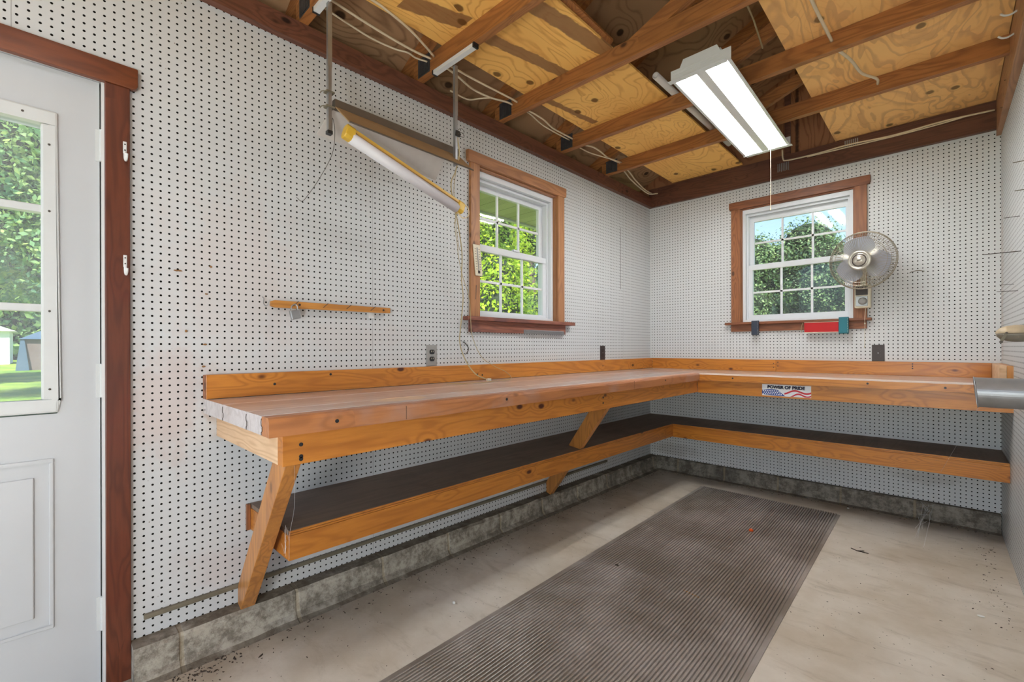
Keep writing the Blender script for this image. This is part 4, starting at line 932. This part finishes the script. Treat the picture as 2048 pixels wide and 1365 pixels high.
for (y, z, w_, h_, lab) in [(-3.745, 1.44, 0.028, 0.006, 'small tan mud smear spanning two holes of the pegboard by the door'), (-3.64, 1.468, 0.010, 0.008, 'little brown insect nest with straws above the mud smear on the pegboard'), (-3.655, 1.36, 0.010, 0.006, 'small tan insect cocoon on the pegboard below the brown nest'),
                            (-3.72, 1.215, 0.008, 0.010, 'tiny brown cocoon midway between door hook height and bench on the pegboard'), (-3.665, 1.08, 0.012, 0.007, 'light brown insect cocoon on the pegboard near the bench end'), (-3.66, 1.165, 0.014, 0.007, 'slanted dark insect nest on the pegboard near the bench end')]:
    b = MB(); b.ellipsoid((0.003, y, z), (0.004, w_*0.5, h_*0.5), 12, 8); b.v = [(x, y_+0.002*mnoise.noise(Vector((y_*300, z_*300, x*300))), z_+0.002*mnoise.noise(Vector((z_*300, y_*300, 3)))) for x, y_, z_ in b.v]
    tag(obj('insect_nest', b, NEST, origin=(0, y, z)), lab, 'insect nest')
# thermometer
th = thing('thermometer', 'small cream wall thermometer hung askew on the left window casing', 'thermometer', (0.022, -2.263, 1.68))
def skew_box(x0, x1, u0, u1, v0, v1):
    R = lambda u, v: (-2.263+u+0.12*(-v)*0.9+0.0, 1.678+v)
    P0 = [R(u, v) for u, v in ((u0, v0), (u1, v0), (u1, v1), (u0, v1))]
    m_ = MB(); m_.loft([(x0, y, z) for y, z in P0], [(x1, y, z) for y, z in P0]); return m_
obj('scale_plate', skew_box(0.021, 0.028, -0.028, 0.028, -0.093, 0.093), CREAM, th, bevel=0.002)
obj('glass_tube', skew_box(0.028, 0.031, -0.003, 0.003, -0.06, 0.075), GREYP, th)
mk = MB()
for i in range(9):
    for u in (-0.02, 0.010):
        q = skew_box(0.0281, 0.0286, u, u+0.010, -0.055+i*0.015, -0.052+i*0.015); mk.add(q.v, q.f)
obj('graduation', mk, STEELD, th)
q = skew_box(0.028, 0.032, -0.007, 0.007, -0.078, -0.062); obj('bulb', q, BRNP, th)

# spring rack on the sill apron
sp = MB(); pts = []
for i in range(300):
    t = i/299; a = i*0.9; pts.append((0.031+0.008*math.cos(a), -1.84+0.43*t, 1.259-0.006*t+0.008*math.sin(a)))
sp.tube(pts, 0.0011, 5)
so = obj('coil_spring', sp, STEEL, origin=(0.03, -1.6, 1.257)); tag(so, 'coiled wire tool holder on the apron under the left window', 'tool holder')
b = MB(); b.box(0.0205, 0.0225, -1.845, -1.405, 1.243, 1.271); obj('backing_strip', b, STEEL, so)
# hooks on the door casing
for z, lab in ((1.835, 'upper white coat hook on the dark door casing'), (1.443, 'lower white coat hook on the dark door casing')):
    h_ = thing('coat_hook', lab, 'hook', (0.02, -3.898, z), 'coat hooks on the door casing')
    b = MB(); b.box(0.0195, 0.0225, -3.903, -3.893, z-0.012, z+0.03); obj('back_plate', b, METAL_W, h_, bevel=0.002)
    b = MB(); b.tube(curve([(0.022, -3.898, z-0.005), (0.026, -3.898, z-0.028), (0.034, -3.897, z-0.038), (0.044, -3.896, z-0.030), (0.048, -3.896, z-0.018)], 5), [0.004]*21, 8); obj('prong', b, METAL_W, h_)
    for dz in (0.0, 0.020): b = MB(); b.tube([(0.0222, -3.898, z+dz), (0.0235, -3.898, z+dz)], 0.0025, 8); obj('screw', b, STEELD, h_)
# conduit rod low on the pegboard
b = MB(); b.prism([(0.0, 0.0), (0.014, 0.0), (0.016, 0.003), (0.016, 0.013), (0.014, 0.016), (0.0, 0.016)], 0, 1, 'y')
b.v = [(x+0.0005, -3.848+y*3.05, 0.186+z+0.004*y) for x, y, z in b.v]
tag(obj('metal_strip', b, RUST, origin=(0.0, -2.3, 0.19)), 'long thin metal strip running low along the left pegboard above the curb', 'metal strip')

# ================================================================== wall fan
fan = thing('wall_fan', 'cream wall-mounted fan with wire cage beside the back window', 'fan', (1.635, -0.02, 1.50))
b = MB(); b.box(1.592, 1.684, -0.085, -0.0205, 1.425, 1.585); base = obj('control_box', b, CREAM, fan, bevel=0.008)
b = MB(); b.box(1.600, 1.668, -0.0885, -0.085, 1.515, 1.575); obj('dark_panel', b, BRNP, base)
b = MB(); b.box(1.600, 1.668, -0.0905, -0.085, 1.437, 1.508); obj('dial_plate', b, STEEL, base, bevel=0.004)
b = MB(); b.lathe([(0.0, 0.018), (0.016, 0.018), (0.024, 0.010), (0.026, 0.0)], 28, Matrix.Translation((1.640, -0.090, 1.472)) @ Matrix.Rotation(math.pi/2, 4, 'X')); obj('speed_dial', b, GREYP, base, smooth=True)
FC = Vector((1.651, -0.215, 1.738)); fd = (Vector((-0.20, -1.0, -0.06))).normalized()      # where the cage faces
Mq = Matrix.Translation(FC) @ fd.to_track_quat('Z', 'Y').to_matrix().to_4x4()
b = MB(); b.tube(curve([(1.64, -0.06, 1.58), (1.645, -0.10, 1.64), (1.655, -0.12, 1.70)], 5), 0.016, 12); obj('neck', b, CREAM, fan)
b = MB(); b.lathe([(0.0, -0.13), (0.04, -0.125), (0.052, -0.10), (0.055, -0.05), (0.045, -0.035), (0.0, -0.035)], 28, Mq); obj('motor_housing', b, CREAM, fan, smooth=True)
R = 0.192
CHROME = plain('cage_wire', srgb(158, 148, 130), 0.3, 0.55, var=0.05)
cage = MB()
def rng_ring(mb, r, h, tr): mb.tube([Mq @ Vector((r*math.cos(a), r*math.sin(a), h)) for a in np.linspace(0, 2*math.pi, 48, endpoint=False)], tr, 6, True)
rng_ring(cage, R, 0.0, 0.0032); rng_ring(cage, R-0.004, 0.012, 0.0018); rng_ring(cage, R-0.004, -0.012, 0.0018)
cg = obj('cage_rim', cage, CHROME, fan, smooth=True)
fr_ = MB(); NW = 84
for k in range(NW):
    a = 2*math.pi*k/NW
    pts = [(R, 0.0), (R-0.008, 0.016), (R-0.035, 0.032), (R-0.08, 0.044), (0.066, 0.050)]
    fr_.tube([Mq @ Vector((r*math.cos(a), r*math.sin(a), h)) for r, h in pts], 0.0013, 4)
rng_ring(fr_, 0.148, 0.036, 0.0014); rng_ring(fr_, 0.168, 0.029, 0.0012)
obj('front_grille', fr_, CHROME, fan)
bk = MB()
for k in range(60):
    a = 2*math.pi*k/60
    bk.tube([Mq @ Vector((r*math.cos(a), r*math.sin(a), h)) for r, h in [(R, 0.0), (R-0.012, -0.02), (R-0.06, -0.034), (0.055, -0.036)]], 0.0010, 4)
rng_ring(bk, 0.13, -0.035, 0.0012)
obj('rear_grille', bk, CHROME, fan)
hb = MB(); hb.lathe([(0.066, 0.048), (0.066, 0.052), (0.058, 0.056), (0.050, 0.054), (0.048, 0.050), (0.044, 0.050), (0.040, 0.054), (0.030, 0.054), (0.028, 0.058), (0.0, 0.060)], 40, Mq); badge = obj('hub_badge', hb, BADGE, fan, smooth=True)
rg = MB(); rg.lathe([(0.036, 0.0545), (0.036, 0.0555), (0.042, 0.0555), (0.042, 0.0545)], 40, Mq)
obj('badge_ring', rg, BRNP, badge)
lg = MB(); lg.box(-0.010, 0.010, -0.003, 0.003, 0.0595, 0.0605); lg.v = [tuple(Mq @ Vector(p)) for p in lg.v]; obj('logo_bar', lg, STEELD, badge)
BLADE = plain('blade_smoke', srgb(168, 170, 180), 0.25, var=0.02)
for kb in range(3):
    a0 = math.radians(100+kb*120); bm_ = MB(); vs = []; nr, na = 8, 10
    for i in range(nr+1):
        r = 0.03+(0.162-0.03)*i/nr; half = math.radians(54)*(0.45+0.55*math.sin(math.pi*min(1.0, i/nr*0.9+0.12)))
        for jn in range(na+1):
            u = jn/na*2-1; a = a0+u*half; hgt = 0.004+u*0.016*(0.4+0.6*i/nr)
            vs.append(Mq @ Vector((r*math.cos(a), r*math.sin(a), hgt)))
    fs = [(i*(na+1)+jn, i*(na+1)+jn+1, (i+1)*(na+1)+jn+1, (i+1)*(na+1)+jn) for i in range(nr) for jn in range(na)]
    o_ = len(vs); vs2 = [v-fd*0.0015 for v in vs]; bm_.add(vs, fs); bm_.add(vs2, [f[::-1] for f in fs])
    obj('blade', bm_, BLADE, fan, smooth=True)
hb2 = MB(); hb2.lathe([(0.0, -0.03), (0.034, -0.03), (0.036, 0.02), (0.0, 0.03)], 24, Mq); obj('blade_hub', hb2, BLADE, fan, smooth=True)
b = MB(); b.tube([(1.655, -0.075, 1.426), (1.650, -0.076, 1.345), (1.651, -0.077, 1.30), (1.649, -0.076, 1.155)], 0.0016, 6); b.ellipsoid((1.6505, -0.077, 1.315), (0.005, 0.005, 0.006), 8, 6); b.ellipsoid((1.649, -0.076, 1.15), (0.004, 0.004, 0.007), 8, 6)
obj('pull_chain', b, CREAM, fan)

# ================================================================== tool pouches on the back sill
def pouch(x0, x1, z0, z1, d, mat, name, label, cat):
    o = thing(name, label, cat, ((x0+x1)/2, -0.05, z0))
    b = MB(); b.prism([(-0.046, z0), (-0.046-d, z0+0.004), (-0.046-d, z1-0.002), (-0.05, z1), (-0.046, z1)], x0, x1, 'x'); obj('body', b, mat, o, bevel=0.002)
    b = MB(); n_ = 9
    for i in range(n_): zz = z0+0.012+(z1-z0-0.024)*i/(n_-1); b.box(x1-0.006, x1-0.0045, -0.0475-d, -0.0455-d, zz-0.002, zz+0.003)
    obj('stitching', b, CREAM, o); return o
p1 = pouch(0.914, 0.968, 1.248, 1.366, 0.018, NAVY, 'tool_holster', 'dark blue leather holster hanging from the back window sill', 'holster')
p2 = pouch(1.498, 1.556, 1.246, 1.368, 0.020, TEAL, 'tool_holster', 'teal leather holster hanging from the sill at the end of the red strip', 'holster')
b = MB(); b.box(1.284, 1.497, -0.064, -0.048, 1.262, 1.334); o = obj('red_strip', b, RED, origin=(1.39, -0.056, 1.262), bevel=0.001); tag(o, 'long bright red strip hanging under the back window sill', 'red strip')
b = MB(); b.box(1.284, 1.497, -0.066, -0.047, 1.257, 1.262); b.box(1.284, 1.497, -0.066, -0.047, 1.334, 1.337); obj('pale_edge', b, CREAM, o)
cord('twine', [(1.272, -0.05, 1.335), (1.265, -0.055, 1.31), (1.262, -0.055, 1.285), (1.264, -0.05, 1.262)], 0.002, CORD, 'short tan twine loop at the left end of the red strip', 'twine')

# ================================================================== right wall things
dv = thing('metal_duct', 'grey galvanised metal duct sticking out of the right wall at bench height', 'duct', (2.32, -1.20, 0.947))
Md = Matrix.Translation((2.160, -1.20, 0.947)) @ Matrix.Rotation(math.radians(90), 4, 'Y')
b = MB(); n = 48
b.lathe([(0.0630, 0.0), (0.0655, 0.0), (0.0655, 0.164), (0.0630, 0.164), (0.0630, 0.0)], n, Md)
b.v = [(x+(0.007*((0.947-z)/0.065) if x < 2.2 else 0), y, z) for x, y, z in b.v]
obj('tube', b, STEEL, dv, smooth=False)
b = MB(); b.tube([(2.160+0.007*(-math.sin(a)), -1.20+0.0662*math.cos(a), 0.947+0.0662*math.sin(a)) for a in np.linspace(0, 2*math.pi, 48, endpoint=False)], 0.0024, 8, True); obj('rolled_rim', b, STEEL, dv, smooth=True)
bu = thing('bullet_lamp', 'tan bullet-shaped metal lamp with a clamp bracket on the right pegboard', 'lamp', (2.322, -1.2, 1.206))
b = MB(); b.lathe([(0.0001, 0.0), (0.013, 0.003), (0.026, 0.015), (0.034, 0.035), (0.0375, 0.06), (0.037, 0.102), (0.0001, 0.103)], 32, Matrix.Translation((2.219, -1.2, 1.206)) @ Matrix.Rotation(math.radians(90), 4, 'Y'))
up_ = MB(); up_.v = [(x, y, 1.2068+max(0, z-1.2068)) for x, y, z in b.v]; up_.f = list(b.f)
lw_ = MB(); lw_.v = [(x+0.002, y, 1.2052-max(0, 1.2052-z)*0.96) for x, y, z in b.v]; lw_.f = list(b.f)
obj('upper_shell', up_, OLIVE, bu, smooth=True); obj('lower_shell', lw_, OLIVED, bu, smooth=True)
b = MB(); b.bar((2.251, -1.240, 1.209), (2.236, -1.240, 1.174), 0.003, 0.010, (1, 0, 0)); obj('bracket', b, RUST, bu)
b = MB(); b.tube([(2.235, -1.247, 1.170), (2.235, -1.232, 1.170)], 0.0055, 12); obj('knob', b, STEELD, bu)
b = MB(); b.tube([(2.251, -1.246, 1.209), (2.251, -1.238, 1.209)], 0.004, 12); obj('screw', b, STEELD, bu)
HOOKS = []
def rwhook(y, z, length, r, mat, label, bend=False):
    x = RX(y)
    b = MB()
    if bend: b.tube(curve([(x-0.02, y, z), (x-0.045, y, z-0.006), (x-0.07, y+0.0, z+0.004), (x-0.085, y, z+0.016)], 5), r, 8)
    else: b.tube([(x+0.004, y, z), (x-length, y+0.004, z+0.001)], r, 6)
    tag(obj('peg_hook', b, mat, origin=(x, y, z)), label, 'hook', 'peg hooks on the right wall')
for (y, z, L, r, lab) in [(-0.80, 2.555, 0.03, 0.0016, 'dark straight peg beside the lowest white hook, topmost of the dark pegs'), (-0.66, 2.52, 0.035, 0.0016, 'dark straight peg near the header board, second of the dark pegs'), (-0.45, 2.46, 0.035, 0.0014, 'thin grey peg below the dark pegs on the header board'),
                          (-0.90, 1.600, 0.125, 0.002, 'long brown peg rod level with the fan on the right pegboard'), (-0.62, 1.472, 0.05, 0.0012, 'thin short peg below the long brown rod'), (-0.78, 1.424, 0.07, 0.0014, 'second short peg below the long brown rod'),
                          (-0.85, 1.775, 0.05, 0.0014, 'slanted grey peg above the long brown rod'), (-1.02, 1.99, 0.035, 0.002, 'stout grey peg high on the right pegboard'), (-1.02, 1.86, 0.03, 0.002, 'stout grey peg second from the top of the right pegboard')]:
    rwhook(y, z, L, r, STEELD if 'dark' in lab or 'brown' in lab else RUST, lab)
for (y, z, lab) in [(-1.05, 2.565, 'lowest white bent hook screwed to the header board'), (-1.18, 2.60, 'middle white bent hook on the header board'), (-1.34, 2.60, 'nearest white bent hook on the header board at the corner of the photo')]:
    b = MB(); b.tube(curve([(2.288, y, z), (2.268, y, z-0.008), (2.250, y, z-0.004), (2.238, y, z+0.008)], 5), 0.0042, 8); tag(obj('screw_hook', b, METAL_W, origin=(2.288, y, z), smooth=True), lab, 'hook', 'white hooks on the header board')
b = MB(); b.tube(curve([(1.885, 0.0, 1.652), (1.895, -0.02, 1.655), (1.925, -0.03, 1.660), (1.96, -0.03, 1.652)], 4), 0.0025, 6); tag(obj('peg_hook', b, RUST, origin=(1.9, 0, 1.65)), 'rusty wire peg hook on the back wall right of the fan', 'hook', 'peg hooks')

# ================================================================== bits on the floor
def lump(name, c, r, mat, label, cat, seed=0):
    b = MB(); b.ellipsoid(c, r, 10, 7); rr = random.Random(seed)
    b.v = [(c[0]+(x-c[0])*(1+0.25*(mnoise.noise(Vector((x*90, y*90, z*90+seed))))), c[1]+(y-c[1])*(1+0.25*(mnoise.noise(Vector((y*90, x*90, z*90+seed))))), z) for x, y, z in b.v]
    tag(obj(name, b, mat, origin=(c[0], c[1], c[2]-r[2])), label, cat)
lump('orange_scrap', (1.191, -1.048, 0.017), (0.013, 0.012, 0.009), ORNG, 'small bright orange scrap lying on the rubber mat', 'scrap', 1)
lump('white_pebble', (0.471, -2.814, 0.006), (0.008, 0.007, 0.006), WHT, 'small white pebble on the concrete left of the mat', 'pebble', 2)
lump('white_pebble', (2.17, -1.33, 0.004), (0.012, 0.007, 0.004), WHT, 'flat white flake on the concrete right of the mat', 'pebble', 3)
lump('white_pebble', (1.56, -0.12, 0.005), (0.008, 0.008, 0.005), WHT, 'small white pebble at the foot of the back curb', 'pebble', 4)
lump('dark_clump', (0.821, -2.008, 0.011), (0.010, 0.007, 0.004), DEBRIS, 'small dark clump of dirt on the left half of the mat', 'debris', 5)
b = MB(); b.bar((1.176, -2.007, 0.0095), (1.249, -2.021, 0.0095), 0.004, 0.002); tag(obj('straw', b, STRAW, origin=(1.21, -2.01, 0.009)), 'orange-brown straw lying across the mat ribs', 'straw')
b = MB(); b.tube([(1.671, -0.894, 0.003), (1.70, -0.915, 0.004), (1.752, -0.913, 0.003)], 0.0025, 5); b.tube([(1.70, -0.915, 0.004), (1.73, -0.89, 0.003)], 0.002, 5); tag(obj('twig', b, DEBRIS, origin=(1.7, -0.9, 0)), 'small dark twig on the concrete right of the mat', 'twig')
db = MB(); rr = random.Random(5)
def speck(x, y, s, z=0.0):
    a = rr.random()*3.1; l = s*(0.8+rr.random()*1.6); w_ = s*(0.4+0.4*rr.random()); ca, sa = math.cos(a), math.sin(a)
    pts = [(-l, 0), (-l*0.3, -w_), (l*0.7, -w_*0.7), (l, 0.1*w_), (l*0.3, w_), (-l*0.5, w_*0.8)]
    db.loft([(x+p[0]*ca-p[1]*sa, y+p[0]*sa+p[1]*ca, z+0.0002) for p in pts], [(x+(p[0]*ca-p[1]*sa)*0.6, y+(p[0]*sa+p[1]*ca)*0.6, z+0.0003+s*0.5) for p in pts])
for i in range(420):
    x, y = 0.1+rr.random()*2.2, -rr.random()*3.9-0.04
    if mx(y, 0) < x < mx(y, 1) and rr.random() < 0.8: continue
    speck(x, y, 0.0012+0.0025*rr.random()**2, 0.008 if mx(y, 0) < x < mx(y, 1) else 0)
for i in range(420): speck(0.105+abs(rr.gauss(0, 0.06)), -rr.random()*3.7-0.1, 0.001+0.003*rr.random())
for i in range(160): speck(rr.random()*2.1+0.15, -0.055-abs(rr.gauss(0, 0.03)), 0.001+0.003*rr.random())
for i in range(60): speck(2.26-abs(rr.gauss(0, 0.05)), -0.2-rr.random()*1.2, 0.001+0.003*rr.random())
for i in range(120): speck(0.15+rr.gauss(0, 0.04), -3.72+rr.gauss(0, 0.09), 0.002+0.004*rr.random())
tag(obj('floor_debris', db, DEBRIS), 'scattered dark dirt specks and leaf bits over the concrete floor', 'debris', kind='stuff')
def web(name, pts_list, label, rad=0.00028):
    b = MB()
    for p in pts_list: b.tube(p, rad, 4)
    o = obj(name, b, WEB, origin=pts_list[0][0]); tag(o, label, 'cobweb'); return o
rr = random.Random(9); W1 = []
c0 = Vector((1.98, -0.06, 0.115)); c1 = Vector((1.93, -0.55, 0.03))
for i in range(14):
    a = c0.lerp(c1, rr.random())+Vector((rr.gauss(0, 0.02), rr.gauss(0, 0.02), rr.gauss(0, 0.012))); e_ = c0.lerp(c1, rr.random())+Vector((rr.gauss(0, 0.02), rr.gauss(0, 0.02), rr.gauss(0, 0.012)))
    for q in (a, e_): q.z = max(0.004, q.z)
    W1.append([a, (a+e_)/2+Vector((0, 0, -0.002)), e_])
W1 += [[c0, c1], [Vector((2.0, -0.06, 0.118)), Vector((1.97, -0.6, 0.006))]]
web('cobweb', W1, 'white cobweb stretched from the back curb down to the floor', 0.00065)
web('cobweb', [[Vector((2.168, -1.20, 0.880)), Vector((2.10, -0.85, 0.64)), Vector((2.04, -0.46, 0.42))]], 'single cobweb thread hanging from the metal duct to the shelf')
W2 = [curve([Vector((0.668, -3.58, 0.80)), Vector((0.56, -3.54, 0.64)), Vector((0.44, -3.51, 0.51)), Vector((0.424, -3.506, 0.42))], 5)]
for i in range(8): W2.append([Vector((0.40+rr.gauss(0, 0.015), -3.512, 0.42+0.11*rr.random())), Vector((0.425+rr.gauss(0, 0.01), -3.515, 0.42+0.12*rr.random()))])
web('cobweb', W2, 'cobweb on the corner of the lower shelf beside the near leg')

# ================================================================== outside
b = MB(); b.box(-120, -0.13, -60, 80, -0.25, -0.14); b.box(-0.13, 60, 0.13, 80, -0.25, -0.14); b.box(5.45, 60, YB, 0.13, -0.25, -0.14); b.box(-0.13, 60, -60, YB-8, -0.25, -0.14)
g_ = obj('lawn', b, M_GRASS); tag(g_, 'sunlit mown lawn outside around the building', 'lawn'); g_['kind'] = 'structure'
b = MB(); b.box(-0.13, 6, YB-8, YB, -0.2, -0.02); struct('floor_driveway', b, M_APRON)
# eave over the left windows: soffit and fascia
so_ = Mat('soffit_vinyl', 0.5); P = so_.xyz(so_.pos())
fy = so_.math('FRACT', so_.math('MULTIPLY', P[1], 1/0.20)); grv = so_.sm(so_.math('ABSOLUTE', so_.math('SUBTRACT', fy, 0.5)), 0.03, 0.012)
alt = so_.math('GREATER_THAN', so_.math('FRACT', so_.math('MULTIPLY', P[1], 1/0.40)), 0.5)
sl = so_.math('GREATER_THAN', so_.math('FRACT', so_.math('MULTIPLY', P[0], 70)), 0.6)
cc = so_.mix(so_.math('MULTIPLY', so_.math('MULTIPLY', sl, alt), 0.45), srgb(206, 200, 168), srgb(120, 118, 84)); cc = so_.mix(so_.math('MULTIPLY', grv, 0.6), cc, srgb(110, 104, 74)); so_.col(cc)
b = MB(); b.box(-0.66, -0.12, YB-0.4, 0.5, 2.262, 2.272); struct('ceiling_soffit', b, so_.m)
b = MB(); b.box(-0.70, -0.66, YB-0.4, 0.5, 2.25, 2.42); struct('trim_8', b, METAL_W)

def leaves(name, blobs, n, size, mat, parent, origin, flat_=0.35):
    """a crown as one mesh of small two-triangle leaves spread through ellipsoid blobs"""
    tot = np.array([bb[3]*bb[4]*bb[5] for bb in blobs])**(2/3); pick = rng.choice(len(blobs), n, p=tot/tot.sum())
    B_ = np.array(blobs)[pick]
    dirs = rng.normal(size=(n, 3)); dirs /= np.linalg.norm(dirs, axis=1)[:, None]
    rad = 0.72+0.36*rng.random(n)**1.3
    c = B_[:, :3]+dirs*B_[:, 3:6]*rad[:, None]*(1+0.12*rng.normal(size=(n, 1)))
    a = rng.normal(size=(n, 3)); a /= np.linalg.norm(a, axis=1)[:, None]
    nrm = dirs*0.8+rng.normal(size=(n, 3))*0.9; nrm[:, 2] += 0.6
    b_ = np.cross(nrm, a); b_ /= np.linalg.norm(b_, axis=1)[:, None]+1e-9; a = np.cross(b_, nrm); a /= np.linalg.norm(a, axis=1)[:, None]+1e-9
    s = size*(0.6+0.8*rng.random(n))[:, None]
    V = np.stack([c-a*s, c+b_*s*0.55, c+a*s, c-b_*s*0.55], 1).reshape(-1, 3)-np.array(origin)
    me = bpy.data.meshes.new(name); me.vertices.add(4*n); me.vertices.foreach_set('co', V.ravel())
    me.loops.add(4*n); me.loops.foreach_set('vertex_index', np.arange(4*n)); me.polygons.add(n)
    me.polygons.foreach_set('loop_start', np.arange(n)*4); me.polygons.foreach_set('loop_total', np.full(n, 4)); me.update(); me.validate()
    me.materials.append(mat); o = bpy.data.objects.new(name, me); C.objects.link(o); o.parent = parent; return o

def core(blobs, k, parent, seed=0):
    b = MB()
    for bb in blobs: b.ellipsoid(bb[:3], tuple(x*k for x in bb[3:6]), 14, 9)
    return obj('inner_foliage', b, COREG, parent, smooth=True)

def tree(loc, h, cr, nb, n, size, mat, label, trunk_r=0.16, low=0.35, group='trees outside the windows', name='tree', corek=0.72, fl=1.0):
    t = thing(name, label, 'tree', loc, group)
    x, y, z = loc; blobs = []
    for i in range(nb):
        a = rng.random()*2*math.pi; rr_ = cr*0.62*math.sqrt(rng.random()); zz = z+h*(low+(1-low)*((i+rng.random())/nb)*0.85)
        s = cr*(0.34+0.22*rng.random()); blobs.append((x+rr_*math.cos(a), y+rr_*math.sin(a)*fl, zz, s, s*max(fl, 0.6), s*0.85))
    b = MB(); b.tube([(x, y, z), (x+0.05, y, z+h*0.35), (x-0.04, y+0.06, z+h*0.8)], [trunk_r, trunk_r*0.75, trunk_r*0.3], 10); obj('trunk', b, BARK, t, smooth=True)
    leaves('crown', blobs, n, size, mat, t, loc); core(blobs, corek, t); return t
# lime trees seen through window_1 (the view goes out to the north-west)
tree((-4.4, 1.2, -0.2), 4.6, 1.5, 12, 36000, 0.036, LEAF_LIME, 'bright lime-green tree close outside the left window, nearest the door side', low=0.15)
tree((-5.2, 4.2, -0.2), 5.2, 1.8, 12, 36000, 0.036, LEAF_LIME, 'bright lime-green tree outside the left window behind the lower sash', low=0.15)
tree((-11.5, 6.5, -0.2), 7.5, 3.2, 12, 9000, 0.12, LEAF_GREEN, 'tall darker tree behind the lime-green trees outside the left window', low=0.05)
# trees seen through the door
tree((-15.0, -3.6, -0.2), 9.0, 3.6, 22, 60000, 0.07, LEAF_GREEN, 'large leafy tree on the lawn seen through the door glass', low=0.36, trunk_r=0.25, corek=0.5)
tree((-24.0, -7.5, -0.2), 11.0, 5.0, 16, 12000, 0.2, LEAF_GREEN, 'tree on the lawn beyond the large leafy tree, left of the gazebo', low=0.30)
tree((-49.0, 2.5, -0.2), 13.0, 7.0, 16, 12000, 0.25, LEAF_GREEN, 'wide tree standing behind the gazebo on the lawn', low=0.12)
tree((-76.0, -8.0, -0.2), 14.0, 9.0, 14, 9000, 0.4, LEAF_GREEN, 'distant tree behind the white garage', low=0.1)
# evergreens seen through window_2
for i, (x, y, h, lab) in enumerate([(-2.7, 8.6, 4.25, 'dark evergreen outside the back window at its far left'), (-1.3, 8.0, 4.25, 'evergreen with a ragged top behind the left panes of the back window'), (0.1, 8.6, 4.5, 'tallest evergreen in the middle of the back window'),
                                    (1.3, 8.2, 4.35, 'evergreen behind the right panes and the fan'), (2.8, 8.6, 4.3, 'evergreen outside the back window beyond the fan')]):
    tree((x, y, -0.2), h, 1.2, 20, 42000, 0.032, LEAF_HEDGE, lab, low=0.05, group='evergreens behind the back window', corek=0.78, name='evergreen_tree')
# far tree line closes the views
for i, (x, y, h, cr) in enumerate([(-20, 24, 8, 6), (-8, 26, 6, 5), (6, 26, 6, 5), (-34, 16, 10, 7)]):
    tree((x, y, -0.2), h, cr, 9, 5000, 0.25, LEAF_GREEN, 'distant tree of the far tree line behind the building', low=0.05, group='distant tree line')
# gazebo and white garage on the lawn
gz = thing('gazebo', 'brown mesh-sided gazebo with a dark blue roof on the lawn', 'gazebo', (-39, -3.2, -0.14))
MESHB = plain('gazebo_mesh', srgb(118, 104, 102), 0.9, var=0.1, scale=3); ROOFB = plain('gazebo_roof', srgb(72, 96, 118), 0.7, var=0.1)
b = MB(); b.box(-40.6, -37.4, -4.6, -1.4, -0.14, 1.72); obj('mesh_wall', b, MESHB, gz)
b = MB(); A4 = [(-40.8, -4.8, 1.72), (-37.2, -4.8, 1.72), (-37.2, -1.2, 1.72), (-40.8, -1.2, 1.72)]; b.add(A4+[(-39, -3.0, 2.75)], [(0, 1, 4), (1, 2, 4), (2, 3, 4), (3, 0, 4), (3, 2, 1, 0)]); obj('roof', b, ROOFB, gz)
for (x, y) in ((-37.35, -4.65), (-40.65, -4.65), (-37.35, -1.35), (-40.65, -1.35)):
    b = MB(); b.loft([(x-0.28, y-0.28, -0.14), (x+0.28, y-0.28, -0.14), (x+0.28, y+0.28, -0.14), (x-0.28, y+0.28, -0.14)], [(x-0.08, y-0.08, 1.72), (x+0.08, y-0.08, 1.72), (x+0.08, y+0.08, 1.72), (x-0.08, y+0.08, 1.72)]); obj('post', b, ROOFB, gz)
gr = thing('garage', 'white garage with a pale door far behind the gazebo', 'building', (-56, -8.2, -0.14))
b = MB(); b.box(-62, -54, -12, -5.6, -0.14, 2.6); obj('wall', b, plain('white_siding', srgb(226, 232, 238), 0.7, var=0.02), gr)
b = MB(); b.prism([(-12.4, 2.6), (-5.2, 2.6), (-8.8, 4.2)], -62.4, -53.6, 'x'); obj('roof', b, plain('pale_roof', srgb(214, 214, 216), 0.8), gr)
b = MB(); b.box(-54.0, -53.9, -10.2, -7.6, -0.14, 1.9); obj('garage_door', b, plain('pale_blue_door', srgb(186, 200, 214), 0.6), gr)
bn = thing('garden_bench', 'dark garden bench on the lawn in front of the white garage', 'bench', (-46, -6.8, -0.14))
b = MB(); b.box(-46.3, -45.8, -7.6, -6.0, 0.24, 0.30); obj('seat', b, ROOFB, bn)
b = MB(); b.box(-46.35, -46.3, -7.6, -6.0, 0.45, 0.85); obj('backrest', b, ROOFB, bn)
for (x, y) in ((-46.28, -7.55), (-46.28, -6.05), (-45.85, -7.55), (-45.85, -6.05)):
    b = MB(); b.box(x-0.03, x+0.03, y-0.03, y+0.03, -0.14, 0.45); obj('leg', b, ROOFB, bn)
